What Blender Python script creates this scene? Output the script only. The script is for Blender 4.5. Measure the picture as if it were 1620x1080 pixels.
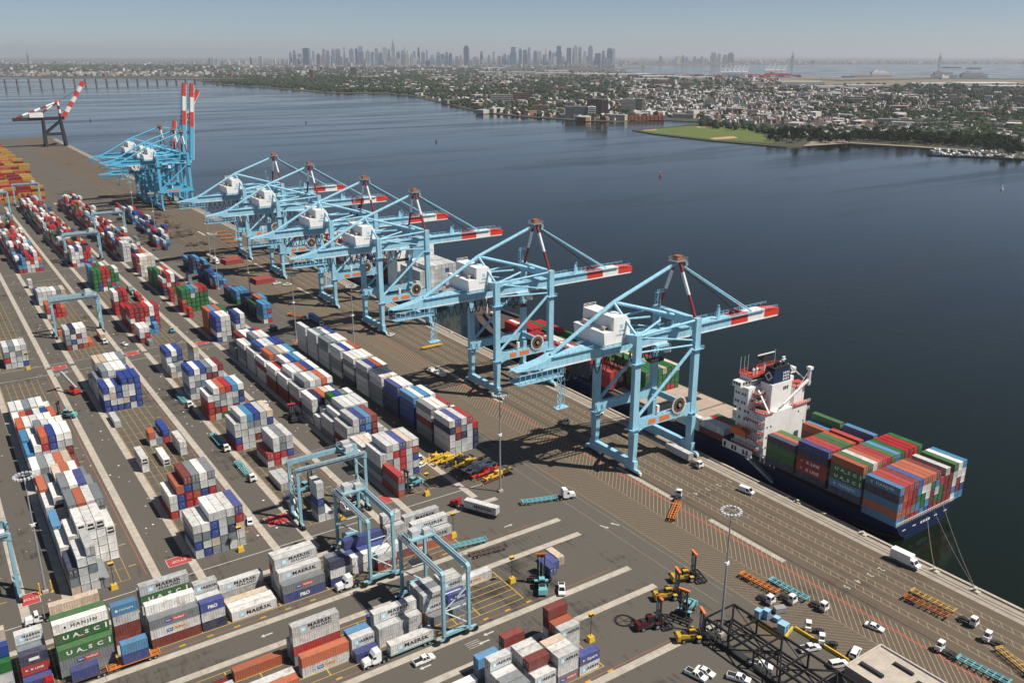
import bpy, math, random
from mathutils import Vector, Matrix
R = math.radians
random.seed(11)
scene = bpy.context.scene
for o in list(bpy.data.objects): bpy.data.objects.remove(o)
COL = scene.collection

# ------------------------------------------------------------------ camera, sky, sun, exposure
CAM_H, FOC, TILT, HEAD = 143.0, 1392.0, R(18.026), R(34.151)      # metres, focal length in photo pixels, angles
cd = bpy.data.cameras.new('camera'); cam = bpy.data.objects.new('camera', cd); COL.objects.link(cam)
cd.sensor_width = 36; cd.lens = 36 * FOC / 1620; cd.clip_start = 1; cd.clip_end = 90000
cam.location = (0, 0, CAM_H); cam.rotation_euler = (R(90) - TILT, 0, -HEAD)
scene.camera = cam
SUN = Vector((0.47, -0.52, 1.0)).normalized()
world = bpy.data.worlds.new('World'); scene.world = world; world.use_nodes = True
wn = world.node_tree; wn.nodes.clear()
sky = wn.nodes.new('ShaderNodeTexSky'); sky.sky_type = 'NISHITA'; sky.sun_disc = False
sky.sun_elevation = math.asin(SUN.z); sky.sun_rotation = math.atan2(SUN.x, SUN.y)
sky.altitude = 0; sky.air_density = 0.5; sky.dust_density = 0.35; sky.ozone_density = 0.15
bg = wn.nodes.new('ShaderNodeBackground'); bg.inputs[1].default_value = 0.068
wo = wn.nodes.new('ShaderNodeOutputWorld')
wn.links.new(sky.outputs[0], bg.inputs[0]); wn.links.new(bg.outputs[0], wo.inputs[0])
sl = bpy.data.lights.new('sun', 'SUN'); sl.energy = 5.0; sl.angle = R(0.53); sl.color = (1.0, 0.94, 0.85)
so = bpy.data.objects.new('sun', sl); COL.objects.link(so); so.location = (0, 0, 300)
so.rotation_euler = (-SUN).to_track_quat('-Z', 'Y').to_euler()
vs = scene.view_settings; vs.view_transform = 'Standard'; vs.look = 'None'; vs.gamma = 1; vs.exposure = 0.29; vs.use_curve_mapping = False
HAZE_DENSITY = 0.000040

# ------------------------------------------------------------------ photo pixel -> place (direction from the camera, distance from the plane touched)
_F = Vector((math.sin(HEAD), math.cos(HEAD), 0)); _R = Vector((math.cos(HEAD), -math.sin(HEAD), 0)); _Z = Vector((0, 0, 1))
_fw = _F * math.cos(TILT) - _Z * math.sin(TILT); _up = _F * math.sin(TILT) + _Z * math.cos(TILT)
def ray(u, v): return _fw * FOC + _R * (u - 810) + _up * (540 - v)
def G(u, v, z=0.0):
    d = ray(u, v); s = (z - CAM_H) / d.z; return (d.x * s, d.y * s)
def proj(p):
    q = Vector(p) - Vector((0, 0, CAM_H)); w = q.dot(_fw)
    if w < 1: return None
    return (810 + FOC * q.dot(_R) / w, 540 - FOC * q.dot(_up) / w, w)

# ------------------------------------------------------------------ materials
MATS = {}
def mat(name, rgb, rough=0.6, metal=0.0, grime=0.18, scale=0.6, bump=0.0, vary=0.0, spec=0.4, grime_rgb=None, rust=0.0, runs=0.0):
    if name in MATS: return MATS[name]
    m = bpy.data.materials.new(name); m.use_nodes = True; n = m.node_tree; b = n.nodes['Principled BSDF']
    b.inputs['Roughness'].default_value = rough; b.inputs['Metallic'].default_value = metal
    b.inputs['Specular IOR Level'].default_value = spec
    tc = n.nodes.new('ShaderNodeNewGeometry')
    nz = n.nodes.new('ShaderNodeTexNoise'); nz.inputs['Scale'].default_value = scale; nz.inputs['Detail'].default_value = 5
    nz.inputs['Roughness'].default_value = 0.65
    n.links.new(tc.outputs['Position'], nz.inputs['Vector'])
    rp = n.nodes.new('ShaderNodeValToRGB'); rp.color_ramp.elements[0].position = 0.38; rp.color_ramp.elements[1].position = 0.66
    g = grime_rgb or tuple(c * 0.55 for c in rgb)
    rp.color_ramp.elements[0].color = (*[c * (1 - grime) + k * grime for c, k in zip(rgb, g)], 1)
    rp.color_ramp.elements[1].color = (*rgb, 1)
    n.links.new(nz.outputs['Fac'], rp.inputs[0]); out = rp.outputs[0]
    def extra(sc, vec, lo, hi, rgb2, amt):                 # rust patches or grime runs with a shape of their own
        mp = n.nodes.new('ShaderNodeMapping'); mp.inputs['Scale'].default_value = vec; n.links.new(tc.outputs['Position'], mp.inputs['Vector'])
        t = n.nodes.new('ShaderNodeTexNoise'); t.inputs['Scale'].default_value = sc; t.inputs['Detail'].default_value = 6; t.inputs['Roughness'].default_value = .7; n.links.new(mp.outputs[0], t.inputs['Vector'])
        r_ = n.nodes.new('ShaderNodeMapRange'); r_.inputs['From Min'].default_value = lo; r_.inputs['From Max'].default_value = hi; r_.inputs['To Max'].default_value = amt; n.links.new(t.outputs['Fac'], r_.inputs['Value'])
        mi = n.nodes.new('ShaderNodeMix'); mi.data_type = 'RGBA'; n.links.new(r_.outputs[0], mi.inputs[0]); n.links.new(out, mi.inputs[6]); mi.inputs[7].default_value = (*rgb2, 1); return mi.outputs[2]
    if rust: out = extra(.5, (1,1,1), .52, .68, (0.17,0.10,0.065), rust)
    if runs: out = extra(.9, (1,1,.09), .48, .72, (0.14,0.12,0.10), runs)
    if vary:
        oi = n.nodes.new('ShaderNodeObjectInfo'); hs = n.nodes.new('ShaderNodeHueSaturation')
        mr = n.nodes.new('ShaderNodeMapRange'); mr.inputs['To Min'].default_value = 1 - vary; mr.inputs['To Max'].default_value = 1 + vary
        n.links.new(oi.outputs['Random'], mr.inputs['Value']); n.links.new(mr.outputs[0], hs.inputs['Value']); n.links.new(out, hs.inputs['Color']); out = hs.outputs[0]
    n.links.new(out, b.inputs['Base Color'])
    if bump:
        bp = n.nodes.new('ShaderNodeBump'); bp.inputs['Strength'].default_value = bump; bp.inputs['Distance'].default_value = 0.1
        n.links.new(nz.outputs['Fac'], bp.inputs['Height']); n.links.new(bp.outputs[0], b.inputs['Normal'])
    MATS[name] = m; return m
def attr_mat(name, rough=0.7, grime=0.25, scale=0.5):
    m = bpy.data.materials.new(name); m.use_nodes = True; n = m.node_tree; b = n.nodes['Principled BSDF']
    b.inputs['Roughness'].default_value = rough; b.inputs['Specular IOR Level'].default_value = 0.3
    a = n.nodes.new('ShaderNodeAttribute'); a.attribute_name = 'tint'
    tc = n.nodes.new('ShaderNodeNewGeometry'); nz = n.nodes.new('ShaderNodeTexNoise'); nz.inputs['Scale'].default_value = scale; nz.inputs['Detail'].default_value = 4
    n.links.new(tc.outputs['Position'], nz.inputs['Vector'])
    mr = n.nodes.new('ShaderNodeMapRange'); mr.inputs['From Min'].default_value = 0.3; mr.inputs['From Max'].default_value = 0.7
    mr.inputs['To Min'].default_value = 1 - grime; mr.inputs['To Max'].default_value = 1.05
    mx = n.nodes.new('ShaderNodeVectorMath'); mx.operation = 'SCALE'
    n.links.new(nz.outputs['Fac'], mr.inputs['Value']); n.links.new(a.outputs['Color'], mx.inputs[0]); n.links.new(mr.outputs[0], mx.inputs['Scale'])
    n.links.new(mx.outputs[0], b.inputs['Base Color']); return m

# ------------------------------------------------------------------ mesh builder
def frame(p, q):
    d = (q - p).normalized(); u = Vector((0, 0, 1)) if abs(d.z) < 0.95 else Vector((1, 0, 0))
    s = d.cross(u).normalized(); t = s.cross(d).normalized(); return d, s, t
class MB:
    def __init__(self): self.v = []; self.f = []; self.m = []; self.i = 0
    def use(self, i): self.i = i; return self
    def poly(self, pts):
        k = len(self.v); self.v += [tuple(p) for p in pts]; self.f.append(tuple(range(k, k + len(pts)))); self.m.append(self.i); return self
    def hexa(self, a):          # 8 corners: bottom ring then top ring
        k = len(self.v); self.v += [tuple(p) for p in a]
        for q in ((3,2,1,0),(4,5,6,7),(0,1,5,4),(1,2,6,5),(2,3,7,6),(3,0,4,7)):
            self.f.append(tuple(k + j for j in q)); self.m.append(self.i)
        return self
    def box(self, x0, x1, y0, y1, z0, z1):
        return self.hexa([(x0,y0,z0),(x1,y0,z0),(x1,y1,z0),(x0,y1,z0),(x0,y0,z1),(x1,y0,z1),(x1,y1,z1),(x0,y1,z1)])
    def cbox(self, c, s): return self.box(c[0]-s[0]/2,c[0]+s[0]/2,c[1]-s[1]/2,c[1]+s[1]/2,c[2]-s[2]/2,c[2]+s[2]/2)
    def bar(self, p, q, w, h=None, w2=None, h2=None):
        p, q = Vector(p), Vector(q); h = h or w; w2 = w2 or w; h2 = h2 or h; d, s, t = frame(p, q)
        c = lambda o, a, b: [o - s*a/2 - t*b/2, o + s*a/2 - t*b/2, o + s*a/2 + t*b/2, o - s*a/2 + t*b/2]
        return self.hexa(c(p, w, h) + c(q, w2, h2))
    def tube(self, p, q, r, r2=None, n=8, cap=True):
        p, q = Vector(p), Vector(q); r2 = r if r2 is None else r2; d, s, t = frame(p, q); k = len(self.v)
        for o, rr in ((p, r), (q, r2)):
            for j in range(n):
                a = 2*math.pi*j/n; self.v.append(tuple(o + s*(rr*math.cos(a)) + t*(rr*math.sin(a))))
        for j in range(n):
            j2 = (j+1) % n; self.f.append((k+j, k+j2, k+n+j2, k+n+j)); self.m.append(self.i)
        if cap:
            self.f.append(tuple(k+j for j in reversed(range(n)))); self.f.append(tuple(k+n+j for j in range(n))); self.m += [self.i]*2
        return self
    def prism(self, prof, y0, y1, axis='y'):     # profile in (x,z) pulled along y, or (y,z) along x, or (x,y) along z
        f = {'y': lambda a,b,c:(a,c,b), 'x': lambda a,b,c:(c,a,b), 'z': lambda a,b,c:(a,b,c)}[axis]; n = len(prof); k = len(self.v)
        self.v += [f(a,b,y0) for a,b in prof] + [f(a,b,y1) for a,b in prof]
        self.f.append(tuple(k+j for j in range(n))); self.f.append(tuple(k+n+j for j in reversed(range(n)))); self.m += [self.i]*2
        for j in range(n):
            j2=(j+1)%n; self.f.append((k+j2,k+j,k+n+j,k+n+j2)); self.m.append(self.i)
        return self
    def mesh(self, name, mats):
        me = bpy.data.meshes.new(name); me.from_pydata(self.v, [], self.f)
        for m in (mats if isinstance(mats, (list, tuple)) else [mats]): me.materials.append(m)
        if any(self.m): me.polygons.foreach_set('material_index', self.m)
        me.update(); return me
    def build(self, name, mats, parent=None, loc=(0,0,0), rz=0):
        return put(name, self.mesh(name, mats), parent, loc, rz)
def put(name, me, parent=None, loc=(0,0,0), rz=0, rot=None):
    o = bpy.data.objects.new(name, me); COL.objects.link(o); o.location = loc
    o.rotation_euler = rot if rot else (0, 0, rz)
    if parent: o.parent = parent
    return o
def tag(o, label, cat, group=None):
    o['label'] = label; o['category'] = cat
    if group: o['group'] = group
    return o
def thing(name, label, cat, loc=(0,0,0), rz=0, group=None): return tag(put(name, None, None, loc, rz), label, cat, group)
def struct(o): o['kind'] = 'structure'; return o
KIDS = {}
def copy_tree(o, parent=None, kids=None):
    c = o.copy(); COL.objects.link(c); c.parent = parent
    for ch in (kids if kids is not None else list(o.children)): copy_tree(ch, c)
    return c
def clone(root, loc, rz, label, group=None, scale=None):
    c = copy_tree(root); c.location = loc; c.rotation_euler = (0, 0, rz); c['label'] = label
    if group: c['group'] = group
    if scale: c.scale = scale
    return c
FONTC = {}
def text_mesh(s, size, mt, bold=0.012, spacing=1.0, sx=1.0):
    key = (s, size, mt.name, bold, spacing, sx)
    if key not in FONTC:
        cu = bpy.data.curves.new('lettering', 'FONT'); cu.body = s; cu.size = size; cu.align_x = 'CENTER'; cu.align_y = 'CENTER'; cu.offset = bold * size
        cu.space_character = spacing; cu.fill_mode = 'BOTH'; cu.resolution_u = 2
        t = bpy.data.objects.new('lettering', cu); me = bpy.data.meshes.new_from_object(t); bpy.data.objects.remove(t)
        if sx != 1: me.transform(Matrix.Diagonal((sx, 1, 1, 1)))
        me.materials.clear(); me.materials.append(mt); FONTC[key] = me
    return FONTC[key]
RX90 = R(90)
def text_front(s, size, mt, parent, loc, name='lettering', rz=0, **k):     # upright on a face that looks to local -y (rz turns it)
    return put(name, text_mesh(s, size, mt, **k), parent, loc, rot=(RX90, 0, rz))
def text_flat(s, size, mt, parent, loc, name='lettering', rz=0, **k): return put(name, text_mesh(s, size, mt, **k), parent, loc, rot=(0, 0, rz))
# ------------------------------------------------------------------ palette
LIN = dict(teal=(0.27,0.50,0.62), teal2=(0.20,0.47,0.52), steel=(0.30,0.31,0.32), white=(0.78,0.78,0.76), red=(0.55,0.03,0.03), orange=(0.62,0.16,0.03), yellow=(0.62,0.40,0.05))
M_crane = mat('crane_paint', (0.31,0.60,0.75), 0.45, runs=.42, rust=.15, grime=0.4, scale=0.4, grime_rgb=(0.26,0.47,0.56), vary=0.04)
M_crane2 = mat('crane_paint_far', (0.10,0.43,0.63), 0.45, grime=0.2, scale=0.25)
M_rtg = mat('gantry_paint', (0.26,0.48,0.56), 0.5, runs=.4, rust=.2, grime=0.3, scale=0.5, grime_rgb=(0.16,0.26,0.3), vary=0.06)
M_white = mat('white_paint', (0.80,0.80,0.78), 0.45, runs=.22, grime=0.12, scale=0.3)
M_redp = mat('red_paint', (0.62,0.05,0.03), 0.5, grime=0.15)
M_maroon = mat('maroon_paint', (0.22,0.025,0.025), 0.5, grime=0.2)
M_steel = mat('galvanised_steel', (0.36,0.37,0.38), 0.5, 0.3)
M_dark = mat('dark_steel', (0.03,0.03,0.032), 0.6)
M_black = mat('black_rubber', (0.012,0.012,0.013), 0.8, grime=0.1)
M_glass = mat('dark_glass', (0.015,0.02,0.025), 0.1, grime=0.0, spec=0.7)
M_yel = mat('yellow_paint', (0.66,0.43,0.05), 0.55, grime=0.2)
M_org = mat('orange_paint', (0.60,0.20,0.04), 0.55, grime=0.3)
M_rust = mat('rusty_orange', (0.36,0.12,0.04), 0.75, grime=0.5, scale=1.2)
M_tealch = mat('teal_chassis_paint', (0.16,0.42,0.46), 0.55, grime=0.3, scale=1)
M_brownch = mat('brown_chassis_paint', (0.12,0.09,0.075), 0.7, grime=0.3)
M_conc = mat('concrete', (0.46,0.41,0.34), 0.85, grime=0.5, scale=0.35, rust=.3)
M_orsign = mat('orange_sign', (0.70,0.20,0.06), 0.5, grime=0.2, scale=2)

# ------------------------------------------------------------------ water
WZ = -3.5
def water_mat():
    m = bpy.data.materials.new('bay_water'); m.use_nodes = True; n = m.node_tree; b = n.nodes['Principled BSDF']
    b.inputs['Base Color'].default_value = (0.0045, 0.0085, 0.0030, 1); b.inputs['Roughness'].default_value = 0.16; b.inputs['IOR'].default_value = 1.333
    g = n.nodes.new('ShaderNodeNewGeometry')
    mp = n.nodes.new('ShaderNodeMapping'); mp.inputs['Rotation'].default_value = (0, 0, R(28)); mp.inputs['Scale'].default_value = (1, 2.2, 1)
    n.links.new(g.outputs['Position'], mp.inputs['Vector'])
    w1 = n.nodes.new('ShaderNodeTexNoise'); w1.inputs['Scale'].default_value = 0.11; w1.inputs['Detail'].default_value = 6; w1.inputs['Roughness'].default_value = 0.62
    n.links.new(mp.outputs[0], w1.inputs['Vector'])
    w2 = n.nodes.new('ShaderNodeTexNoise'); w2.inputs['Scale'].default_value = 0.011; w2.inputs['Detail'].default_value = 5; w2.inputs['Roughness'].default_value = 0.62; w2.inputs['Distortion'].default_value = 0.5
    mp2 = n.nodes.new('ShaderNodeMapping'); mp2.inputs['Rotation'].default_value = (0, 0, HEAD+R(6)); mp2.inputs['Scale'].default_value = (0.16, 1.0, 1)
    n.links.new(g.outputs['Position'], mp2.inputs['Vector']); n.links.new(mp2.outputs[0], w2.inputs['Vector'])
    st = n.nodes.new('ShaderNodeMapRange'); st.inputs['From Min'].default_value = 0.38; st.inputs['From Max'].default_value = 0.62; st.inputs['To Min'].default_value = 0.05; st.inputs['To Max'].default_value = 0.22
    n.links.new(w2.outputs['Fac'], st.inputs['Value'])
    rr = n.nodes.new('ShaderNodeMapRange'); rr.inputs['From Min'].default_value = 0.38; rr.inputs['From Max'].default_value = 0.62; rr.inputs['To Min'].default_value = 0.04; rr.inputs['To Max'].default_value = 0.20
    n.links.new(w2.outputs['Fac'], rr.inputs['Value']); n.links.new(rr.outputs[0], b.inputs['Roughness'])
    bp = n.nodes.new('ShaderNodeBump'); bp.inputs['Distance'].default_value = 1.0
    n.links.new(st.outputs[0], bp.inputs['Strength']); n.links.new(w1.outputs['Fac'], bp.inputs['Height']); n.links.new(bp.outputs[0], b.inputs['Normal'])
    return m
struct(MB().poly([(-30000,-3000,WZ),(47000,-3000,WZ),(47000,47000,WZ),(-30000,47000,WZ)]).build('bay_water', water_mat()))

# ------------------------------------------------------------------ terminal ground
QX, RAIL_L, RAIL_W, YEND = 229.5, 197.0, 225.5, 1850.0
def asphalt(name, rgb, dark, streak):
    m = bpy.data.materials.new(name); m.use_nodes = True; n = m.node_tree; b = n.nodes['Principled BSDF']; b.inputs['Roughness'].default_value = 0.9; b.inputs['Specular IOR Level'].default_value = 0.2
    g = n.nodes.new('ShaderNodeNewGeometry')
    def noise(scale, sc, det=6):
        mp = n.nodes.new('ShaderNodeMapping'); mp.inputs['Scale'].default_value = sc; n.links.new(g.outputs['Position'], mp.inputs['Vector'])
        t = n.nodes.new('ShaderNodeTexNoise'); t.inputs['Scale'].default_value = scale; t.inputs['Detail'].default_value = det; t.inputs['Roughness'].default_value = 0.7
        n.links.new(mp.outputs[0], t.inputs['Vector']); return t
    a = noise(0.02, (1,1,1), 9); s = noise(0.35, streak, 4); f = noise(1.6, (1,1,1), 3)
    mx = n.nodes.new('ShaderNodeMath'); mx.operation = 'MULTIPLY_ADD'; mx.inputs[1].default_value = 0.5; n.links.new(s.outputs['Fac'], mx.inputs[0]); n.links.new(a.outputs['Fac'], mx.inputs[2])
    m2 = n.nodes.new('ShaderNodeMath'); m2.operation = 'MULTIPLY_ADD'; m2.inputs[1].default_value = 0.25; n.links.new(f.outputs['Fac'], m2.inputs[0]); n.links.new(mx.outputs[0], m2.inputs[2])
    tw = noise(0.13, (.07,1,1), 3)                     # noise stretched into bands across the lanes
    m3 = n.nodes.new('ShaderNodeMath'); m3.operation = 'MULTIPLY_ADD'; m3.inputs[1].default_value = 0.42; n.links.new(tw.outputs['Fac'], m3.inputs[0]); n.links.new(m2.outputs[0], m3.inputs[2]); m2 = m3
    rp = n.nodes.new('ShaderNodeValToRGB'); rp.color_ramp.elements[0].position = 0.86; rp.color_ramp.elements[1].position = 1.22
    rp.color_ramp.elements[0].color = (*dark, 1); rp.color_ramp.elements[1].color = (*rgb, 1)
    n.links.new(m2.outputs[0], rp.inputs[0]); n.links.new(rp.outputs[0], b.inputs['Base Color']); return m
M_asph = asphalt('yard_asphalt', (0.104,0.093,0.078), (0.036,0.033,0.029), (1.6,0.16,1))
M_apron = asphalt('apron_asphalt', (0.114,0.090,0.066), (0.058,0.046,0.035), (2.2,0.05,1))
M_quayface = mat('quay_wall_concrete', (0.16,0.14,0.12), 0.9, grime=0.5, scale=0.2)
mb = MB().use(0).poly([(-900,-400,0),(QX,-400,0),(QX,YEND,0),(-900,YEND,0)]).use(1)
mb.poly([(QX,-400,0),(QX,-400,-6),(QX,YEND,-6),(QX,YEND,0)]); mb.poly([(QX,YEND,0),(QX,YEND,-6),(-900,YEND,-6),(-900,YEND,0)])
yard = struct(mb.build('yard_ground', [M_asph, M_quayface]))
apron = struct(MB().poly([(171,-400,.004),(QX-.3,-400,.004),(QX-.3,YEND-.3,.004),(171,YEND-.3,.004)]).build('quay_apron', M_apron))
# kerb and fender line along the quay edge, crane rail strips
mb = MB()
for i in range(150): mb.box(QX-1.0, QX-.02, -60+i*12.6, -60+i*12.6+12.4, .006, .30)
mb.build('quay_kerb', M_conc, apron)
mb = MB()
for i in range(150): mb.box(QX+.0, QX+.55, -60+i*12.6+1, -60+i*12.6+2.6, -2.8, -.1)
mb.build('fender', M_black, apron)
def sheet(mb, x0, x1, y0, y1, z): return mb.poly([(x0,y0,z),(x1,y0,z),(x1,y1,z),(x0,y1,z)])
mb = MB()
for i in range(170): sheet(mb, 222.6, 227.9, -80+i*11, -80+i*11+10.9, .008)
mb.build('waterside_concrete_strip', mat('pale_concrete', (0.36,0.31,0.25), 0.85, grime=0.45, scale=0.3), apron)
mb = MB(); 
for x in (RAIL_W-.85, RAIL_W+.55, RAIL_L, RAIL_L+.0): sheet(mb, x-.16, x+.16, -200, YEND-40, .014 if x != RAIL_L else .015)
mb.v = mb.v[:12]; mb.f = mb.f[:3]; mb.m = mb.m[:3]
mb.build('crane_rail', M_dark, apron)
mb = MB(); rng = random.Random(3); y = 60
while y < 800:
    l = rng.choice([9,14,22,30]); 
    if rng.random() < .55: sheet(mb, 194.3, 196.1, y, y+l, .008)
    y += l + rng.choice([0.3,8,16])
mb.build('landside_concrete_strip', M_conc, apron)
M_linetan = mat('worn_tan_line', (0.38,0.30,0.18), 0.85, grime=0.7, scale=1.5, grime_rgb=(0.14,0.115,0.09))
M_linehat = mat('worn_hatch_line', (0.21,0.17,0.115), 0.85, grime=0.7, scale=1.2, grime_rgb=(0.12,0.1,0.08))
M_liney = mat('worn_yellow_line', (0.48,0.30,0.06), 0.85, grime=0.55, scale=0.9, grime_rgb=(0.15,0.12,0.08))
M_linew = mat('worn_white_line', (0.55,0.55,0.52), 0.85, grime=0.4, scale=1.2, grime_rgb=(0.2,0.19,0.18))
M_liner = mat('worn_red_line', (0.50,0.10,0.06), 0.85, grime=0.4, scale=1.2, grime_rgb=(0.17,0.1,0.08))
M_stop = mat('red_ground_paint', (0.42,0.04,0.04), 0.85, grime=0.35, scale=0.8, grime_rgb=(0.25,0.09,0.08))
mb = MB()      # ladder-like lane separators under the cranes
for cx in (201.7, 207.1, 212.7, 218.0):
    for x in (cx-.95, cx+.95): sheet(mb, x-.10, x+.10, 60, 640, .010)
    y = 60
    while y < 640:
        mb.poly([(cx-.95,y,.0105),(cx-.95,y-.24,.0105),(cx+.95,y+1.5,.0105),(cx+.95,y+1.74,.0105)]); y += 2.75
mb.build('lane_separator_marking', M_linetan, apron)
mb = MB(); y = 40
while y < 660:    # chevron hatching behind the landside rail
    mb.poly([(171.4,y+12,.010),(171.4,y+11.6,.010),(183.4,y-.4,.010),(183.4,y,.010)])
    y += 1.75
mb.build('hatch_marking', M_linehat, apron)
mb = MB(); y = 40
while y < 660:
    mb.poly([(184.0,y,.010),(184.0,y-.28,.010),(195.6,y+12.12,.010),(195.6,y+12.4,.010)]); y += 1.9
mb.build('hatch_marking', M_linetan, apron)
mb = MB()
for x in (171.2, 183.7): sheet(mb, x-.09, x+.09, 30, 700, .012)
for x in (163.5, 169.0): sheet(mb, x-.07, x+.07, 140, 700, .009)
mb.build('edge_line', M_linetan, apron)
mb = MB(); sheet(mb, 192.2, 192.45, 40, 420, .013); sheet(mb, 192.75, 192.95, 60, 330, .013)
mb.build('red_line', M_liner, apron)
mb = MB()
for x in range(199, 228, 5): sheet(mb, x-.08, x+.08, 640, 1000, .010)
for x in (176, 186): sheet(mb, x-.1, x+.1, 560, 1100, .010)
mb.build('lane_line', M_linetan, apron)
for y in (120.7*1.036, 182.3*1.036):
    for t, x in (('5',199.2),('4',204.3),('3',210.0),('2',215.4),('1',220.9)):
        if t == '5' and y > 150: continue
        text_flat(t, 3.0, M_linew, apron, (x, y, .016), 'lane_number', rz=R(180+0), bold=0.0, sx=0.85)
# concrete runways of the yard gantries
KX = {-2:-16.5, -1:17.2, 0:51.0, 1:84.7, 2:118.4, 3:150.0}
mb_cols = []
def strip(x0,x1,y0,y1,z=.006):
    mb = MB()
    if (x1-x0) < (y1-y0):
        n = max(1,int((y1-y0)/18)); d=(y1-y0)/n
        for i in range(n): sheet(mb, x0,x1,y0+i*d+.04,y0+(i+1)*d-.04,z)
    else:
        n = max(1,int((x1-x0)/18)); d=(x1-x0)/n
        for i in range(n): sheet(mb, x0+i*d+.04,x0+(i+1)*d-.04,y0,y1,z)
    mb.build('concrete_strip', M_conc, yard)
for k in (-2,-1,0,1,2):
    xl = KX[k]-1.4; xr = KX[k]+21.8
    for x in (xl, xr):
        for (a,b) in ((229.0,452.0),(455.0,1000.0)): strip(x-1.15, x+1.15, a, b)
for y in (224.5, 201.2, 190.5, 167.0, 156.0, 133.7):
    strip(-60, 155 if y < 220 else 146, y-1.1, y+1.1, .0075)
# slot grids on the yard floor
mb = MB(); mbx = MB()
for k in (-2,-1,0,1,2):
    x0 = KX[k]
    for c in range(7): sheet(mb, x0+c*2.53-.09, x0+c*2.53+.09, 243, 440, .010); sheet(mb, x0+c*2.53-.09, x0+c*2.53+.09, 462, 640, .010)
    for y0, y1 in ((243,440),(462,640)):
        y = y0
        while y <= y1: sheet(mb, x0, x0+15.2, y-.09, y+.09, .0105); y += 7.1
    for y in range(250, 640, 14): sheet(mb, x0+16.2, x0+18.2, y, y+.5, .010)
mb.build('slot_marking', M_liney, yard)
mb = MB()
for y0 in (206.0, 172.0, 137.4):
    for r in range(7): sheet(mb, -40, 120.6, y0+r*2.6-.1, y0+r*2.6+.1, .010)
    for x in (1,8.6,22,29.4,42.5,49.6,63.6,77.5,85.4,99.2,106.4,120.5): sheet(mb, x-.15, x+.15, y0, y0+15.6, .0105)
    for x in range(-20, 121, 7): sheet(mb, x, x+1.6, y0-2.6, y0-1.9, .010)
mb.build('slot_marking', mat('yellow_floor_line', (0.55,0.33,0.04), 0.85, grime=0.35, scale=0.9, grime_rgb=(0.2,0.15,0.09)), yard)
mb = MB(); mr = MB()
for y in (203.6, 169.4, 135.6):
    sheet(mr, -40, 150, y-.07, y+.07, .010); sheet(mb, -40, 155, y-1.4-.05, y-1.4+.05, .0118)
mr.build('red_line', M_liner, yard); mb.build('green_line', mat('worn_green_line', (0.2,0.34,0.22), 0.85, grime=0.4, scale=1), yard)
mr = MB()
for k in (-1,0,1,2): sheet(mr, KX[k]+19.6-.08, KX[k]+19.6+.08, 243, 440, .010)
mr.build('red_line', M_liner, yard)
def arrow(x, y, rz, L=3.2):
    m = MB().poly([(-L/2,-.22,.012),(L/2-1.0,-.22,.012),(L/2-1.0,.22,.012),(-L/2,.22,.012)]); m.poly([(L/2-1,-.65,.012),(L/2,0,.012),(L/2-1,.65,.012)])
    m.build('arrow_marking', M_linew, yard, (x,y,0), rz)
for a in ((56,196.0,R(180)),(84,161.8,R(180)),(101.2,161.9,R(180)),(104,164.2,R(180)),(167.8,188.6,R(115)),(164,189.2,R(-65)),(116,195,0),(118,197.5,R(180)),(139,207,0)): arrow(*a)
mb = MB()
for i in range(4): sheet(mb, 96.5, 100.5, 161.4+i*.75, 161.55+i*.75, .012)
mb.build('lane_line', M_linew, yard)
# red STOP panels
for i,(x,y,w,h,tx) in enumerate(((4.9,245.2,4.8,6.2,1),(43.0,242.6,7.0,5.0,1),(75.6,249.0,7.5,6.5,0),(112.0,242.0,4.2,6.0,0),(40.6,449.4,6.2,6.0,0),(74.4,452.5,6.0,5.0,0),(108.4,450.5,6.2,5.4,0),(151.5,424,5.0,6.5,0))):
    p = MB(); sheet(p, x, x+w, y, y+h, .011); o = p.build('stop_panel', M_stop, yard)
    fr = MB()
    for a in ((x,x+w,y,y+.16),(x,x+w,y+h-.16,y+h),(x,x+.16,y+.17,y+h-.17),(x+w-.16,x+w,y+.17,y+h-.17)): sheet(fr, *a, .0135)
    fr.build('panel_border', M_linew, o)
    if tx: text_flat('STOP', min(w,h)*.36, M_linew, o, (x+w/2, y+h/2, .0135), rz=R(180), bold=0.01)
mb = MB()
for y in (648, 676, 444, 459, 236):
    for x0, x1 in ((-30,150),): sheet(mb, x0, x1, y-.14, y+.14, .012)
mb.build('road_edge_line', M_linew, yard)
# ------------------------------------------------------------------ shipping containers
CC = {'g':(0.55,0.56,0.55),'w':(0.76,0.75,0.71),'b':(0.030,0.060,0.24),'n':(0.025,0.035,0.085),'r':(0.40,0.025,0.028),'m':(0.19,0.028,0.025),
      'o':(0.44,0.11,0.05),'s':(0.19,0.22,0.24),'l':(0.07,0.25,0.45),'e':(0.025,0.14,0.04),'t':(0.58,0.47,0.36),'W':(0.78,0.77,0.74),'y':(0.44,0.25,0.06)}
CNAME = {'g':'light grey','w':'white','b':'royal blue','n':'navy','r':'bright red','m':'maroon','o':'rusty orange','s':'slate grey','l':'sky blue','e':'dark green','t':'tan','W':'white refrigerated','y':'yellow'}
ALIAS = {'M':('g','MAERSK'),'S':('g','MAERSK_SEALAND'),'H':('w','HANJIN'),'E':('e','UASC'),'K':('r','KLINE'),'P':('b','P&O'),'N':('s','NEDR'),'G':('g','NEDO'),'L':('l','HANJINW'),'Q':('b','SQUARE'),'X':('w','MAERSK'),'B':('n','PO2')}
CH, CW, TP = 2.63, 2.39, 2.75
def cmat(c): return mat('container_' + CNAME[c].replace(' ', '_'), CC[c], 0.55, rust=.5, runs=.4, grime=0.55, scale=0.7, vary=0.2, grime_rgb=tuple(0.55*a+0.45*b for a,b in zip(CC[c],(0.2,0.15,0.11))))
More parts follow.
